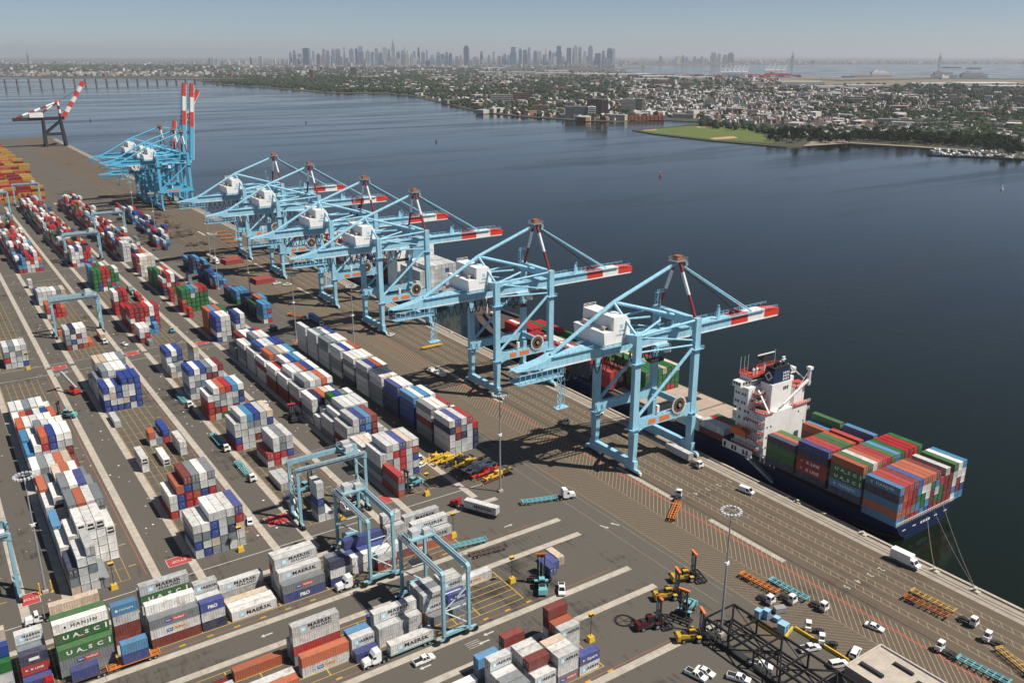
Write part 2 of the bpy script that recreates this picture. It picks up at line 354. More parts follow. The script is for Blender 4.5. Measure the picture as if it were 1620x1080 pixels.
M_ink = mat('dark_blue_ink', (0.015,0.02,0.035), 0.6, grime=0); M_inkw = mat('white_ink', (0.75,0.75,0.73), 0.6, grime=0.1)
M_star = mat('pale_blue_logo', (0.32,0.60,0.72), 0.6, grime=0); M_inkr = mat('red_ink', (0.65,0.06,0.04), 0.6, grime=0); M_inko = mat('orange_ink', (0.75,0.42,0.12), 0.6, grime=0); M_inkb = mat('blue_ink', (0.02,0.05,0.3), 0.6, grime=0)
M_rod = mat('lock_rod_zinc', (0.42,0.42,0.41), 0.5, grime=0.1)
CM = {}
def body_mesh(L, c, lod=0):
    k = (L, c, lod)
    if k in CM: return CM[k]
    m = MB(); a, b = L/2, CW/2
    for sx in (-1,1):
        for sy in (-1,1): m.box(sx*a-(.16 if sx>0 else 0), sx*a+(0 if sx>0 else .16), sy*b-(.14 if sy>0 else 0), sy*b+(0 if sy>0 else .14), 0, CH)
    for sy in (-1,1):
        y0, y1 = (b-.10, b) if sy > 0 else (-b, -b+.10)
        m.box(-a+.16, a-.16, y0, y1, 0, .16); m.box(-a+.16, a-.16, y0, y1, CH-.10, CH)
    for sx in (-1,1):
        x0, x1 = (a-.12, a) if sx > 0 else (-a, -a+.12)
        m.box(x0, x1, -b+.14, b-.14, 0, .14); m.box(x0, x1, -b+.14, b-.14, CH-.12, CH)
    n = int(L/0.62)
    for sy in (-1,1):                                # corrugated side walls
        d = (L-.32)/n; pts = []
        for i in range(n):
            x = -a+.16+i*d; pts += [(x, b-.015),(x+d*.38, b-.015),(x+d*.5, b-.055),(x+d*.88, b-.055)]
        pts.append((a-.16, b-.015))
        for (xa,ya),(xb,yb) in zip(pts, pts[1:]):
            q = [(xa,sy*ya,.16),(xb,sy*yb,.16),(xb,sy*yb,CH-.1),(xa,sy*ya,CH-.1)]
            m.poly(q if sy < 0 else q[::-1])
    n2 = int(L/1.6); d = (L-.24)/n2                  # roof with shallow swages
    for i in range(n2):
        x = -a+.12+i*d
        for (xa,za),(xb,zb) in (((x,CH-.03),(x+d*.6,CH-.03)),((x+d*.6,CH-.03),(x+d*.66,CH-.042)),((x+d*.66,CH-.042),(x+d*.94,CH-.042)),((x+d*.94,CH-.042),(x+d,CH-.03))):
            m.poly([(xa,-b+.1,za),(xb,-b+.1,zb),(xb,b-.1,zb),(xa,b-.1,za)])
    m.poly([(a-.05,-b+.14,.14),(a-.05,b-.14,.14),(a-.05,b-.14,CH-.12),(a-.05,-b+.14,CH-.12)])
    m.poly([(-a,-b,.02),(-a,b,.02),(a,b,.02),(a,-b,.02)])
    CM[k] = m.mesh('container_body', cmat(c)); return CM[k]
def door_mesh(c):
    k = ('door', c)
    if k not in CM:
        m = MB(); w = CW/2-.15; m.box(0, .06, 0, w, .15, CH-.13)
        m.use(1)
        for y in (w*.3, w*.72): m.box(-.05, -.002, y-.03, y+.03, .2, CH-.2)
        m.box(-.03,-.001, w*.42, w*.66, 1.55, 1.95); m.use(2); m.box(-.012,-.001,0,.045,.15,CH-.13); m.box(-.012,-.001,w-.05,w,.15,CH-.13); m.box(-.012,-.001,.045,w-.05,.15,.2); m.box(-.012,-.001,.045,w-.05,CH-.18,CH-.13)
        CM[k] = m.mesh('door', [cmat(c), M_rod, M_black])
    return CM[k]
def reefer_mesh():
    if 'ref' not in CM:
        m = MB(); b = CW/2-.16; m.box(0,.05,-b,b,.14,CH-.14); m.use(1); m.box(-.02,-.001,-b+.1,b-.1,.35,1.05); m.box(-.02,-.001,-b+.25,b-.9,1.55,2.25)
        m.use(2); m.box(-.025,-.003,-b+.1,-b+.5,1.15,1.5); m.use(1); m.tube((0,.45,1.9),(-.03,.45,1.9),.42,n=10)
        CM['ref'] = m.mesh('refrigeration_unit', [cmat('W'), M_dark, M_steel])
    return CM['ref']
def star_mesh():
    if 'star' not in CM:
        m = MB(); s=.72; m.poly([(-s,-s,0),(s,-s,0),(s,s,0),(-s,s,0)]); m.use(1)
        pts=[]
        for i in range(14):
            r = .62 if i%2==0 else .3; an = math.pi/2+i*math.pi/7; pts.append((r*math.cos(an), r*math.sin(an), .012))
        m.poly(pts); CM['star'] = m.mesh('star_emblem', [M_star, M_inkw])
    return CM['star']
def plate_mesh(w,h,mt):
    k=('plate',w,h,mt.name)
    if k not in CM: CM[k]=MB().poly([(-w/2,-h/2,0),(w/2,-h/2,0),(w/2,h/2,0),(-w/2,h/2,0)]).mesh('name_plate', mt)
    return CM[k]
def decals(o, L, code):
    sides = ((-1,0.0),(1,math.pi))
    for sy, rz in sides:
        def at(mesh, name, x, z, off=.012): put(name, mesh, o, ((x if sy<0 else -x), sy*(CW/2+off), z), rot=(RX90,0,rz))
        big = L > 8; k = 1.0 if big else .52
        if code == 'MAERSK': at(star_mesh(),'star_emblem',-L*.28,1.30); at(text_mesh('MAERSK',1.42*(1 if big else .72),M_ink,.03,1.12,1.2),'lettering',L*.09,1.30)
        elif code == 'MAERSK_SEALAND':
            at(star_mesh(),'star_emblem',-L*.28,1.30); at(text_mesh('MAERSK',1.25*(1 if big else .65),M_ink,.03,1.12,1.25),'lettering',L*.08,1.83); at(text_mesh('SEALAND',.98*(1 if big else .6),M_ink,.012,1.15,1.15),'lettering',L*.10,.82)
        elif code == 'HANJIN': at(text_mesh('HANJIN',1.15*k,M_ink,.015,1.35,1.2),'lettering',L*.06,1.35); at(plate_mesh(.5,.5,M_ink),'round_emblem',-L*.22*1.3,1.35)
        elif code == 'HANJINW': at(text_mesh('HANJIN',1.1*k*1.3,M_inkw,.015,1.2,1.1),'lettering',L*.06,1.3); at(plate_mesh(.6,.6,M_inkw),'round_emblem',-L*.32,1.3)
        elif code == 'UASC':
            for t,x in (('U',-.30),('A',-.12),('_',-.03),('S',.08),('C',.26)): at(text_mesh(t,1.45,M_inkw,.03,1,1.35),'lettering',x*L,1.3)
            at(plate_mesh(.38,1.5,M_inkw),'name_plate',L*.44,1.5)
        elif code == 'KLINE': at(text_mesh('K LINE',1.15*k*1.25,M_inkw,.03,1.05,1.2),'lettering',L*.05,1.3); at(plate_mesh(.55,.28,M_inkw),'name_plate',-L*.33,1.35)
        elif code == 'P&O': at(text_mesh('P&O',1.5*(1 if big else .9),M_inkw,.04,.9,1.0),'lettering',0,1.2)
        elif code == 'PO2': at(plate_mesh(2.2,.8,M_inkw),'name_plate',0,1.3)
        elif code in ('NEDR','NEDO'):
            at(plate_mesh(1.5,.9,M_inkb),'name_plate',-1.5,1.3); at(text_mesh('P&O',.62,M_inkw,.02),'lettering',-1.5,1.3,.02)
            at(plate_mesh(3.3,.9,M_inkr if code=='NEDR' else M_inko),'name_plate',1.0,1.38); at(text_mesh('Nedlloyd',.68,M_inkw if code=='NEDR' else M_inkb,.02),'lettering',1.0,1.38,.02)
        elif code == 'SQUARE': at(text_mesh('Square',1.15,M_inkw,.02,1,1),'lettering',.75,1.3); at(plate_mesh(.5,.4,M_inkw),'name_plate',-1.9,1.3)

CONT = []     # every container: min corner x,y,z, length, along axis, colour, decal, where it stands
def add_c(x, y, z, L, ax, ch, where):
    c, dec = ALIAS.get(ch, (ch, None))
    CONT.append(dict(x=x, y=y, z=z, L=L, ax=ax, c=c, dec=dec, where=where))
PAL = 'ggggggwwwssbbrmmoonlte'
crng = random.Random(5)
def bay(k, y, cols, L=12.19, blk=None, pal=PAL, x0=None, zb=0.0, tp=TP):
    for i, s in enumerate(cols):
        for t, ch in enumerate(s):
            if ch == '.': continue
            if ch == 'x': ch = crng.choice(pal)
            add_c((KX[k] if x0 is None else x0)+i*2.53, y+crng.uniform(-.12,.12), zb+t*tp, L, 'y', ch, (blk or k, round(y,1), i, t))
B = bay
# --- leftmost block in view
B(-1,242.8,['tsn','ggggg'[:4],'ggsgg','s']); B(-1,257,['ggw','gggw','WWWWW','WWWWW','WWWWW','WWWW']); B(-1,271.3,['ggl','ggt','gggss','ggggo','ggggw','gggss'])
B(-1,285.5,['ggw','ggmw','ggggs','ggggw','ggggb','gggs']); B(-1,299.7,['ggo','ggs','gggt','gggo','ggnw','ggs']); B(-1,317,['gmw','gls','ggg','gno','gbt','mm'])
B(-1,331.8,['ggl','gbgw','gggro','gggbb','ggggw','gmmgw']); B(-1,346,['ggl','ggw','gggs','gggg','gggw','gggw']); B(-1,360,['gro','gsw','gsg','ggw','gsw','gn'])
B(-1,374.5,['gw','go','gm','gg','rb','ro']); B(-1,388.5,['gg','gw','gs','gg','gw','g'])
B(-1,463.8,['','','grsg','gggs','ggsw','bggg']); B(-1,492,['b'],6.06); B(-1,520,['gw'],6.06); B(-1,556,['gg'],6.06)
# --- second block
B(0,242.8,['gbsw','bgsw','stbbw','ssggg','gsnsw','ggtrb']); B(0,271.3,['rgw','gbbo','grrbm','gross','ggbgw','gmrgs'])
B(0,313,['','','','W']); B(0,312,['WW']); B(0,319,['','','','','','','gw']); B(0,334,['','','','go','s','rb'],6.06); B(0,340.5,['','','','','s','rb'],6.06)
B(0,360.2,['g']); B(0,379,['bbgb','bgtw','bgbb','btggb','gbwgb','bbbbb']); B(0,393,['gggs','ggggs','ggggg','ggggw','ggggw','bbbb']); B(0,407,['gg','ggggt','ggggt','ggggw','ggggw','ggggs'])
B(0,477.6,['mssg','gbgn','mgmw','oggw','o']); B(0,506,['o'],6.06); B(0,546,['gro','rr','rrr','ro']); B(0,580,['ggg','ggg','ggg','ggw','ggs','ggt']); B(0,594.5,['bb','gg','gg']); B(0,629,['gg'],6.06)
# --- third block
B(1,243,['','','gsbgg','g'],6.06); B(1,256,['n','s','',''],6.06); B(1,270.4,['','g','g']); B(1,290.5,['','','gr','rrgg','grss','rbgg']); B(1,310.8,['rbgg','ggggw','gggsl','tmgsb','rsggg','rggbt'])
B(1,325.5,['','','','','','gggn'],6.06); B(1,345.7,['orrw','gmsgw','ergso','egggr','tmsgl','ggbnw']); B(1,359,['','','','','','ggg']); B(1,373.7,['gsggb','ggsgw','gglgb','ggmms','gggmw','ggggm'])
B(1,406.7,['tg','gs'],6.06); B(1,413.5,['gggb','ggsw','ggbb','','','gggt']); B(1,462,['','s'],6.06); B(1,469.3,['mgw','rrw']); B(1,483,['','','','l','ll'],6.06)
B(1,490,['mmwrr','mmmmm','gwrrm','mwgrr','mbbww','rrrrr']); B(1,504,['rrrr','mmmm','','mmm','','']); B(1,519,['','','','','gg']); B(1,531.5,['rrrww','rrrmm','rrrrr']); B(1,595,['eeeee','bbeee','wrrrr','eesrr','lreee','sseew']); B(1,609,['lllll','mmmmm','eeeee','gwwww'])
# --- fourth block
B(2,242.7,['osr']); B(2,256,['gsgg','ggsgg','gggrg','grrrb','ggggt','bgbog']); B(2,270,['ggw','ggt','ggw']); B(2,284,['gmgg','ggggg','gggbb','gbbll','nmmmm'][0:5]+['ggg'])
B(2,297.5,['sgg','sggw','gggsg','gggrw','ggggg','ggggg']); B(2,311,['gg','ggg','gggge','gggbb','gggss','ggggw'],6.06); B(2,318.2,['gsgw','gssn','ggmo','ggst','gggw','ggg'])
B(2,332.3,['gmgg','ggggs','ggggw','ggggg','ggrro','ggbbw']); B(2,346.4,['mmgw','ggggw','grrgg','ggggo','ggbbb','ggggw']); B(2,360.5,['mmgw','ggrr','ggggw','ggbbb','gllll','ggggw']); B(2,374.6,['ggmw','ggggo','ggggs','ggggt','ggggw','gglll'])
B(2,388.7,['gggw','ggggb','gggsw','ggggg','ggggb','gggbb']); B(2,402.8,['gssw','ggmg','ggggs','ggggw','ggggw','gglw']); B(2,417,['ss','gggm','gggw','gggw','gggb','gggr'])
B(2,448.5,['bwbbb','ggggw','sgggw','','ggwbb','gbggw']); B(2,462.5,['ooooo','lllll','ooooo','eeeee']); B(2,502.8,['rr'],6.06); B(2,515.5,['rroee','eeeee','eeegl','eeees','eeeer','weeem'])
B(2,543.8,['rrr'],6.06); B(2,561,['nnrg','eewrr','eemww','mmmn','rr','r']); B(2,575,['eeeee','eeeet','eeeer','eee']); B(2,589,['eeee','llll','oooo']); B(2,621,['ggt','p'.replace('p','t')],6.06); B(2,635,['mmmm','mwww','wwww','tttt','gggg'])
# --- row nearest the apron
B(3,262.4,['gggnw','ggmob','ggnsg','ggggr','nnnr']); B(3,276.6,['ssmgs','ggggw','ggggw','gggr']); B(3,290.8,['nbbbl','ggggw','gglll','ggggw']); B(3,305,['nnnbb','ggggw','ggggw','gggo']); B(3,319.2,['sssgw','ggggt','ggggw','ggg'])
B(3,333.4,['gggsg','gglbb','grroo','ggggw']); B(3,347.6,['nsgsw','ggggw','gggsw','ggggw']); B(3,361.8,['gssgg','gblbb','ggggw','grroo']); B(3,376.6,['gggss','ggbos','ggggw','gggmw','gggg']); B(3,390.8,['ggggg','ggggs','ggggw','ggbbb']); B(3,405,['ggggg','gggg'])
B(3,450,['n'],6.06,x0=148.9); B(3,468.3,['wlll','rlrl']); B(3,482.5,['nne','nnno','nnll']); B(3,497,['nnn','nnn','lnl']); B(3,516,['ell','lrl','nnl']); B(3,530,['en','ll','nn']); B(3,559,['rll','lnl','rl'],6.06); B(3,566,['wwb','bll','nnn'],6.06); B(3,574,['nnn','nnb','ll']); B(3,588,['bb','nnn','lrl']); B(3,611,['lnnn','nnnl','oo','rll']); B(3,625,['nnl','lll','oo','nn'])
B(3,590,['ss'],6.06,x0=141)
# --- beyond the cross road
FARPAL = 'rrrmmrggwwwssbnleootg'
for k, ys in ((-1, (700, 870)), (0, (678, 870)), (1, (678, 985)), (2, (676, 985))):
    y = ys[0]
    while y < ys[1]:
        cols = ['x'*max(0, crng.choice([2,3,3,4,4,5])) for _ in range(6)]
        if k == 0 and y == 678: cols = ['rl','rlll','ggwrr','gwrr','rgwgw','rlo']
        if k == 1 and y == 678: cols = ['rwwgw','ggwwb','gbwgw','rrrrn','nlrr','gs']
        if k == 2 and y == 676: cols = ['ggggg','ggggg','rr','rrbg','rro','ro']
        B(k, y, cols, pal=FARPAL); y += 14.2
for i in range(14):
    cols = ['x'*crng.choice([2,3,4]) for _ in range(4)]
    B(3, 700+i*14.2, cols if i%4 else ['','x'], pal='llnnbrrwg', x0=150 if i<3 else 156)

# --- foreground blocks, long axis across the yard: (slot x, length, {row: bottom-to-top})
def xstack(blk, y0, x, L, rows, dx=0):
    for r, s in rows.items():
        for t, ch in enumerate(s):
            if ch == 'x': ch = crng.choice(PAL)
            if ch != '.': add_c(x+crng.uniform(-.05,.05), y0+r*2.6, t*TP, L, 'x', ch, (blk, x, r, t))
P0, Q0, R0 = 206.4, 172.2, 137.7
xs = xstack; F4, F2 = 12.19, 6.06
xs('P',P0,-12.3,F4,{1:'ggE',2:'ggbb',3:'ggggt'}); xs('P',P0,-26,F4,{1:'gss',2:'ggbm',3:'ggg'})
xs('P',P0,1.5,F2,{0:'b',1:'brB'.replace('r','K'),2:'ggs',3:'gggS'}); xs('P',P0,9.4,F4,{0:'sNE'.replace('N','N'),1:'gseEH',2:'ggeee'})
xs('P',P0,22.5,F2,{1:'gmmgL',2:'gggg'}); xs('P',P0,30.2,F4,{0:'mGN',1:'gggw',3:'gggES',4:'gggg'}); xs('P',P0,42.8,F2,{0:'ngP',1:'ggM',2:'gggM'})
xs('P',P0,50.4,F4,{0:'X',1:'w',2:'t',4:'gS'}); xs('P',P0,64.6,F4,{0:'PN',1:'ggM',2:'gggS',3:'ggrw'}); xs('P',P0,78.4,F2,{0:'bgn',1:'gss'})
xs('P',P0,86.2,F4,{1:'gw',2:'oB'.replace('B','P'),3:'onP'.replace('P','b'),4:'gg'}); xs('P',P0,86.2+13.8,F2,{1:'mg',3:'ggg',4:'ggmg'}); xs('P',P0,107.2,F4,{1:'oM',2:'bbM',4:'gMM',5:'b'}); xs('P',P0,93,F2,{0:'mg'})
xs('P',P0,121.5,F4,{5:'o'}) if False else None
# Q block
xs('Q',Q0,43.6,F4,{0:'o',1:'w',4:'o'}); xs('Q',Q0,57.6,F4,{1:'Go',3:'srwS',4:'gg'}); xs('Q',Q0,70.6,F2,{0:'b',1:'gM',2:'gl'}); xs('Q',Q0,78.0,F4,{1:'gg',2:'ggS',3:'gb'}); xs('Q',Q0,29.5,F4,{0:'g',1:'gg',3:'m'})
xs('Q',Q0,92.2,F2,{1:'s',2:'omM'.replace('m','M'),3:'gss',4:'mgM'}); xs('Q',Q0,99.6,F2,{1:'sN'[:1],2:'gQ',3:'ggM',4:'ggMg'[:3]}); xs('Q',Q0,106.4,F4,{5:'G'})
xs('Q',Q0,15,F4,{1:'g',2:'mg',4:'gw'})
# R block
xs('R',R0,113.2,F2,{0:'MQ',1:'g',3:'ggM',4:'gmo',5:'ggmm'}); xs('R',R0,106.6,F2,{0:'NgM',1:'ggw',2:'ggt',3:'gg'}); xs('R',R0,99.9,F2,{0:'gM',1:'ggm',2:'ggw',3:'ggw',5:'ggm'})
xs('R',R0,92.5,F2,{0:'gs',1:'gs',2:'gM',3:'ggM',5:'gl'}); xs('R',R0,78.5,F4,{1:'g',2:'w',4:'w'}); xs('R',R0,64,F4,{2:'g',4:'g'})
# ------------------------------------------------------------------ ship-to-shore gantry cranes
def striped_tube(name, parent, p, q, r, cols, n=8):
    p, q = Vector(p), Vector(q); m = MB(); k = len(cols); mats = [M_maroon, M_white]
    for i, c in enumerate(cols): m.use(c); m.tube(p.lerp(q, i/k), p.lerp(q, (i+1)/k), r, n=n)
    return m.build(name, mats, parent)
def handrail(m, pts, h=1.1, r=.05, step=2.5):
    pts = [Vector(p) for p in pts]
    for p, q in zip(pts, pts[1:]):
        L = (q-p).length; n = max(1, int(L/step)); up = Vector((0,0,h))
        m.bar(p+up, q+up, r*2); m.bar(p+up*.5, q+up*.5, r*1.4)
        for i in range(n+1): c = p.lerp(q, i/n); m.bar(c, c+up, r*2)
def make_crane(label, paint, boom_up=0.0, group='container cranes along the quay'):
    t = thing('quay_crane', label, 'crane', group=group)
    W = 28.5; YL = 10.5
    for x in (0, W):                                    # bogies and sill beams
        s = MB().box(x-.9, x+.9, -12.6, 12.6, 1.9, 4.9).build('sill_beam', paint, t)
        for yb in (-11.2, 11.2):
            b = MB()
            b.box(x-.55, x+.55, yb-3.6, yb+3.6, .9, 1.9)
            b.use(1)
            for j in range(8):
                yy = yb-3.2+j*.92; b.tube((x-.25,yy,.5),(x+.25,yy,.5),.42,n=10)
            b.use(2); b.box(x-.4,x+.4,yb-4.3,yb-3.6,.5,1.5); b.box(x-.4,x+.4,yb+3.6,yb+4.3,.5,1.5)
            b.build('bogie', [paint, M_dark, M_white], t)
    for x in (0, W):
        for y in (-YL, YL):
            l = MB(); top = 51.8 if x == 0 else 53.2
            l.bar((x,y,4.9),(x,y,15.5), 2.4, 1.7, 3.4, 1.9); l.box(x-1.25,x+1.25,y-1.0,y+1.0,15.5,top)
            lo = l.build('leg', paint, t)
            for z in (17.0, 41.6):
                pm = MB(); pm.box(x-2.3,x+2.3,y-2.0,y+2.0,z,z+.12); handrail(pm,[(x-2.3,y-2,z+.1),(x+2.3,y-2,z+.1),(x+2.3,y+2,z+.1)],step=1.5); pm.build('platform', paint, lo)
    for y in (-YL, YL):
        b = MB(); b.prism([(1.2,15.3),(4.5,16.6),(W-4.5,16.6),(W-1.2,15.3),(W-1.2,21.4),(W-4.2,19.9),(4.2,19.9),(1.2,21.4)], y-.75, y+.75)
        bo = b.build('portal_beam', paint, t)
        rm = MB(); handrail(rm, [(3,y-.7,19.9),(W-3,y-.7,19.9)]); rm.build('handrail', M_crane if paint is M_crane else paint, bo)
        if y < 0:
            for x0, x1 in ((6.4,9.8),(11.6,16.6)): MB().box(x0,x1,y-.82,y-.76,17.3,19.2).build('warning_sign', M_orsign, bo)
            MB().box(10.6,11.6,y-.55,y+.55,19.9,23.4).build('switch_cabinet', M_white, bo)
        MB().tube((1.0,y,20.6),(W-1.0,y,42.4),.62).build('diagonal_brace', paint, t)
        MB().tube((1.2,y,50.6),(W-1.2,y,45.0),.33).build('cross_pipe', paint, t)
        MB().tube((1.2,y,45.2),(W-1.2,y,43.2),.36).build('cross_pipe', paint, t)
        MB().tube((1.2,y,51.2),(W-1.2,y,52.4),.48).build('top_pipe', paint, t)
        MB().tube((1.2,y*.96,51.4),(W*.62,y*.25,52.2),.42).build('top_brace', paint, t)
    MB().tube((0,-YL+.9,33.5),(0,YL-.9,33.5),.3).build('tie_pipe', paint, t) if False else None
    MB().box(W-1.2,W+1.2,-YL+1,YL-1,49.6,53.0).build('upper_cross_beam', paint, t)
    MB().box(-1.1,1.1,-YL+1,YL-1,48.3,51.0).build('upper_cross_beam', paint, t)
    MB().box(W-1.6,W-.9,-YL+1,YL-1,21.6-3.5,21.6-1.2).build('portal_tie', paint, t)
    # girder
    g = MB(); g.prism([(-44.5,44.6),(-30.5,43.6),(34.2,43.6),(34.2,47.2),(-30.5,47.2),(-34,46.2)], -2.2, 2.2); go = g.build('main_girder', paint, t)
    w = MB()
    for y in (-2.9, 2.9):
        handrail(w, [(-30,y,47.3),(33,y,47.3)], step=3)
        w.box(-30, 34, min(y,y*.67), max(y,y*.67), 47.1, 47.25)
    w.build('walkway', paint, go)
    c = MB()                                              # hanging maintenance gallery below the rear end
    for y in (-3.2, 3.2):
        for i in range(9): c.bar((-44+i*2.2,y,40.2),(-44+i*2.2,y,43.6),.18)
        c.bar((-44.2,y,40.2),(-26.2,y,40.2),.3); c.bar((-44.2,y,41.6),(-26.2,y,41.6),.12); c.bar((-44.2,y,43.5),(-26.2,y,43.5),.25)
    c.box(-44.2,-26.2,-3.2,3.2,39.9,40.1); c.build('maintenance_gallery', paint, go)
    st = MB()                                             # lattice stair tower hanging from the gallery
    for dx in (-.9,.9):
        for dy in (-.9,.9): st.bar((-25.5+dx,-1+dy,28),(-25.5+dx,-1+dy,43.4),.16)
    for i in range(7):
        z = 28.3+i*2.15
        st.bar((-26.4,-1.9,z),(-24.6,-1.9,z+2.1),.12); st.bar((-24.6,-.1,z),(-26.4,-.1,z+2.1),.12); st.bar((-26.4,-1.9,z),(-26.4,-.1,z+2.1),.12)
    st.box(-28,-23,-2.4,.4,27.7,28); st.build('stair_tower', paint, go)
    MB().box(-34,34,-2.35,2.35,43.1,43.55).build('trolley_rail', M_white, go)
    # boom
    bt = put('boom', None, t, (34.4,0,45.4)); bt.rotation_euler = (0,-R(boom_up),0); bt.scale = (1.46,1,1) if boom_up > 10 else (1,1,1)
    segs = ((0,21.5,0),(21.5,31,1),(31,40.5,2),(40.5,49.2,1))
    m = MB()
    for a, b2, c in segs:
        ta = 1.8; h0 = 1.75
        m.use(c); m.prism([(a+.01,-1.8),(b2,-1.8),(b2, h0 if b2 < 45 else .9),(a+.01,h0)], -2.1, 2.1)
    bo = m.build('boom_box', [paint, M_redp, M_white], bt)
    m = MB(); m.box(0.2,48.5,-2.3,2.3,-2.25,-1.85); m.build('trolley_rail', M_white, bt)
    m = MB()
    for y in (-2.9,2.9): m.box(0.5,40,min(y,y*.72),max(y,y*.72),1.55,1.68); handrail(m,[(0.5,y,1.7),(47,y,1.7)],step=3)
    m.build('walkway', paint, bt)
    MB().prism([(13.6,1.7),(15.4,1.7),(15.1,6.2),(14.4,6.2)],-1.9,-1.5).build('boom_latch', paint, bt); MB().prism([(16.6,1.7),(18.4,1.7),(18.1,6.2),(17.4,6.2)],1.2,1.6).build('boom_latch', paint, bt)
    m = MB()
    for x in (24,27): m.box(x-.5,x+.5,-1.2,1.2,1.75,2.9); m.bar((x-2,-1.5,1.7),(x-2,-1.5,3.4),.2); m.bar((x-2,1.5,1.7),(x-2,1.5,3.4),.2)
    m.build('sheave_frame', M_maroon, bt)
    # machinery house
    h = MB(); h.prism([(-10.4,47.6),(-.6,47.6),(.7,49.4),(.7,55.4),(-1.0,57.8),(-6.8,57.8),(-6.8,53.0),(-11.0,53.0)], -5.6, 11.2)
    ho = h.build('machinery_house', mat('house_white',(0.86,0.86,0.84),.4,runs=.12,grime=.06), t)
    h = MB(); h.box(-9.2,-7.4,-3.6,-2.0,53.0,54.4); h.use(1); h.box(-9.0,-7.6,-3.62,-3.6,53.3,54.1); h.build('roof_vent', [mat('cream_vent',(0.62,0.52,0.42),0.7), M_dark], ho); MB().box(-9.4,-7.2,5.6,8.2,53.0,54.6).build('roof_vent', mat('cream_vent',(0.62,0.52,0.42)), ho)
    h = MB(); handrail(h,[(-6.6,-5.4,57.8),(-6.6,11,57.8),(-1.2,11,57.8)],step=2); h.build('handrail', M_white, ho)
    pl = MB(); pl.box(-11.6,1.3,-5.9,11.4,47.2,47.55); handrail(pl,[(-11.5,-5.8,47.5),(1.2,-5.8,47.5)]); pl.build('house_platform', paint, t)
    ink = mat('teal_ink',(0.12,0.32,0.40),0.6,grime=0)
    text_front('APM', 1.3, ink, ho, (-3.2,-5.62,52.6)); text_front('TERMINALS', 1.05, ink, ho, (-3.2,-5.62,51.2)); text_front('1', .9, M_ink, ho, (-3.2,-5.22,49.6), 'crane_number') if False else None
    MB().box(-3.9,-2.5,-5.64,-5.605,53.6,55.0).build('emblem', M_star, ho)
    # mast, stays
    ap = (27.4,0,72.4)
    for y in (-1,1): striped_tube('mast_leg', t, (W,y*9.3,53),(ap[0],y*.9,ap[2]), .62, (0,0,1,1,0,0,1,1,0,0)[:0] or (0,0,1,1,0))
    a = MB().box(ap[0]-2.6,ap[0]+2.6,-2.3,2.3,72.3,72.6); a.use(1); a.box(ap[0]-1.3,ap[0]+1.4,-1.3,1.3,72.6,74.3); a.use(0)
    handrail(a,[(ap[0]-2.6,-2.3,72.6),(ap[0]+2.6,-2.3,72.6),(ap[0]+2.6,2.3,72.6),(ap[0]-2.6,2.3,72.6),(ap[0]-2.6,-2.3,72.6)],step=1.3); a.box(ap[0]+1.6,ap[0]+2.8,-2.6,-1.2,70.6,71.9)
    a.build('apex_platform', [M_steel, M_rust], t)
    node = (-2.4,0,61.4)
    MB().tube(node,(ap[0]-.5,0,ap[2]-.8),.72).build('backstay', paint, t); MB().tube((-29.4,0,47.2),node,.72).build('backstay', paint, t)
    for y in (-1,1): MB().tube(node,(0,y*9.2,51.8),.5).build('back_frame_leg', paint, t)
    MB().tube(node,(W-1.4,0,52.0),.62).build('top_stay', paint, t)
    if boom_up < 10:
        for y in (-1,1):
            MB().tube((ap[0]+.6,y*.9,ap[2]-1.2),(67.6,y*1.6,47.4),.32,n=6).build('forestay', paint, t)
        m = MB()
        for y in (-.5,.1,.5): m.tube((ap[0]+.8,y,ap[2]-1.6),(60,y,48.4),.09,n=4,cap=False)
        m.build('hoist_rope', M_dark, t)
    else:
        m = MB(); e = Vector((34.4,0,45.4)) + Vector((math.cos(R(boom_up))*26,0,math.sin(R(boom_up))*26))
        for y in (-1,1): m.tube((ap[0]+.6,y,ap[2]-.6),e,.25,n=5)
        m.build('forestay', paint, t)
    # small lattice jib beside the mast foot
    j = MB()
    for dx in (-.7,.7):
        for dy in (-.7,.7): j.bar((22.4+dx,4+dy,52),(22.4+dx,4+dy,60.5),.14)
    for i in range(4): z=52.4+i*2; j.bar((21.7,3.3,z),(23.1,3.3,z+1.9),.1); j.bar((21.7,4.7,z),(23.1,4.7,z+1.9),.1); j.bar((21.7,3.3,z+1.9),(21.7,4.7,z+1.9),.1)
    j.box(21.2,25.2,3.2,4.8,60.4,60.6); handrail(j,[(21.2,3.2,60.6),(25.2,3.2,60.6)],step=1); j.build('access_tower', paint, t)
    # cable reel on the portal beam
    r = MB()
    if boom_up < 10:
        c0 = Vector((20.6,-YL-1.3,21.8))
        for i in range(28):
            an = 2*math.pi*i/28; d = Vector((math.cos(an),0,math.sin(an))); r.use(0); r.bar(c0+d*.6, c0+d*2.8, .2,.5); r.use(2); r.bar(c0+d*2.8, c0+d*3.5, .12,.4)
        r.use(3); r.tube(c0+Vector((0,.1,0)),c0+Vector((0,.4,0)),2.7,n=24); r.use(1); r.tube(c0+Vector((0,-.6,0)),c0+Vector((0,.6,0)),.7,n=12)
        r.build('cable_reel', [mat('reel_brown',(0.15,0.085,0.055),0.8,grime=0.5,scale=1.5), M_steel, M_white, mat('reel_dark',(0.05,0.035,0.03),.8)], t)
    # trolley, cabin, festoon
    tx = 19.0 if boom_up < 10 else 8.0
    tr = MB().box(tx-3,tx+3,-3.4,3.4,42.0,43.0); tr.use(1); tr.box(tx+3.4,tx+6.0,-1.6,1.4,38.6,41.8); tr.use(2); tr.box(tx+6.0,tx+6.05,-1.4,1.2,39.0,41.2); tr.use(3); tr.box(tx-3.2,tx+3.2,-1.2,1.2,35.6,36.6)
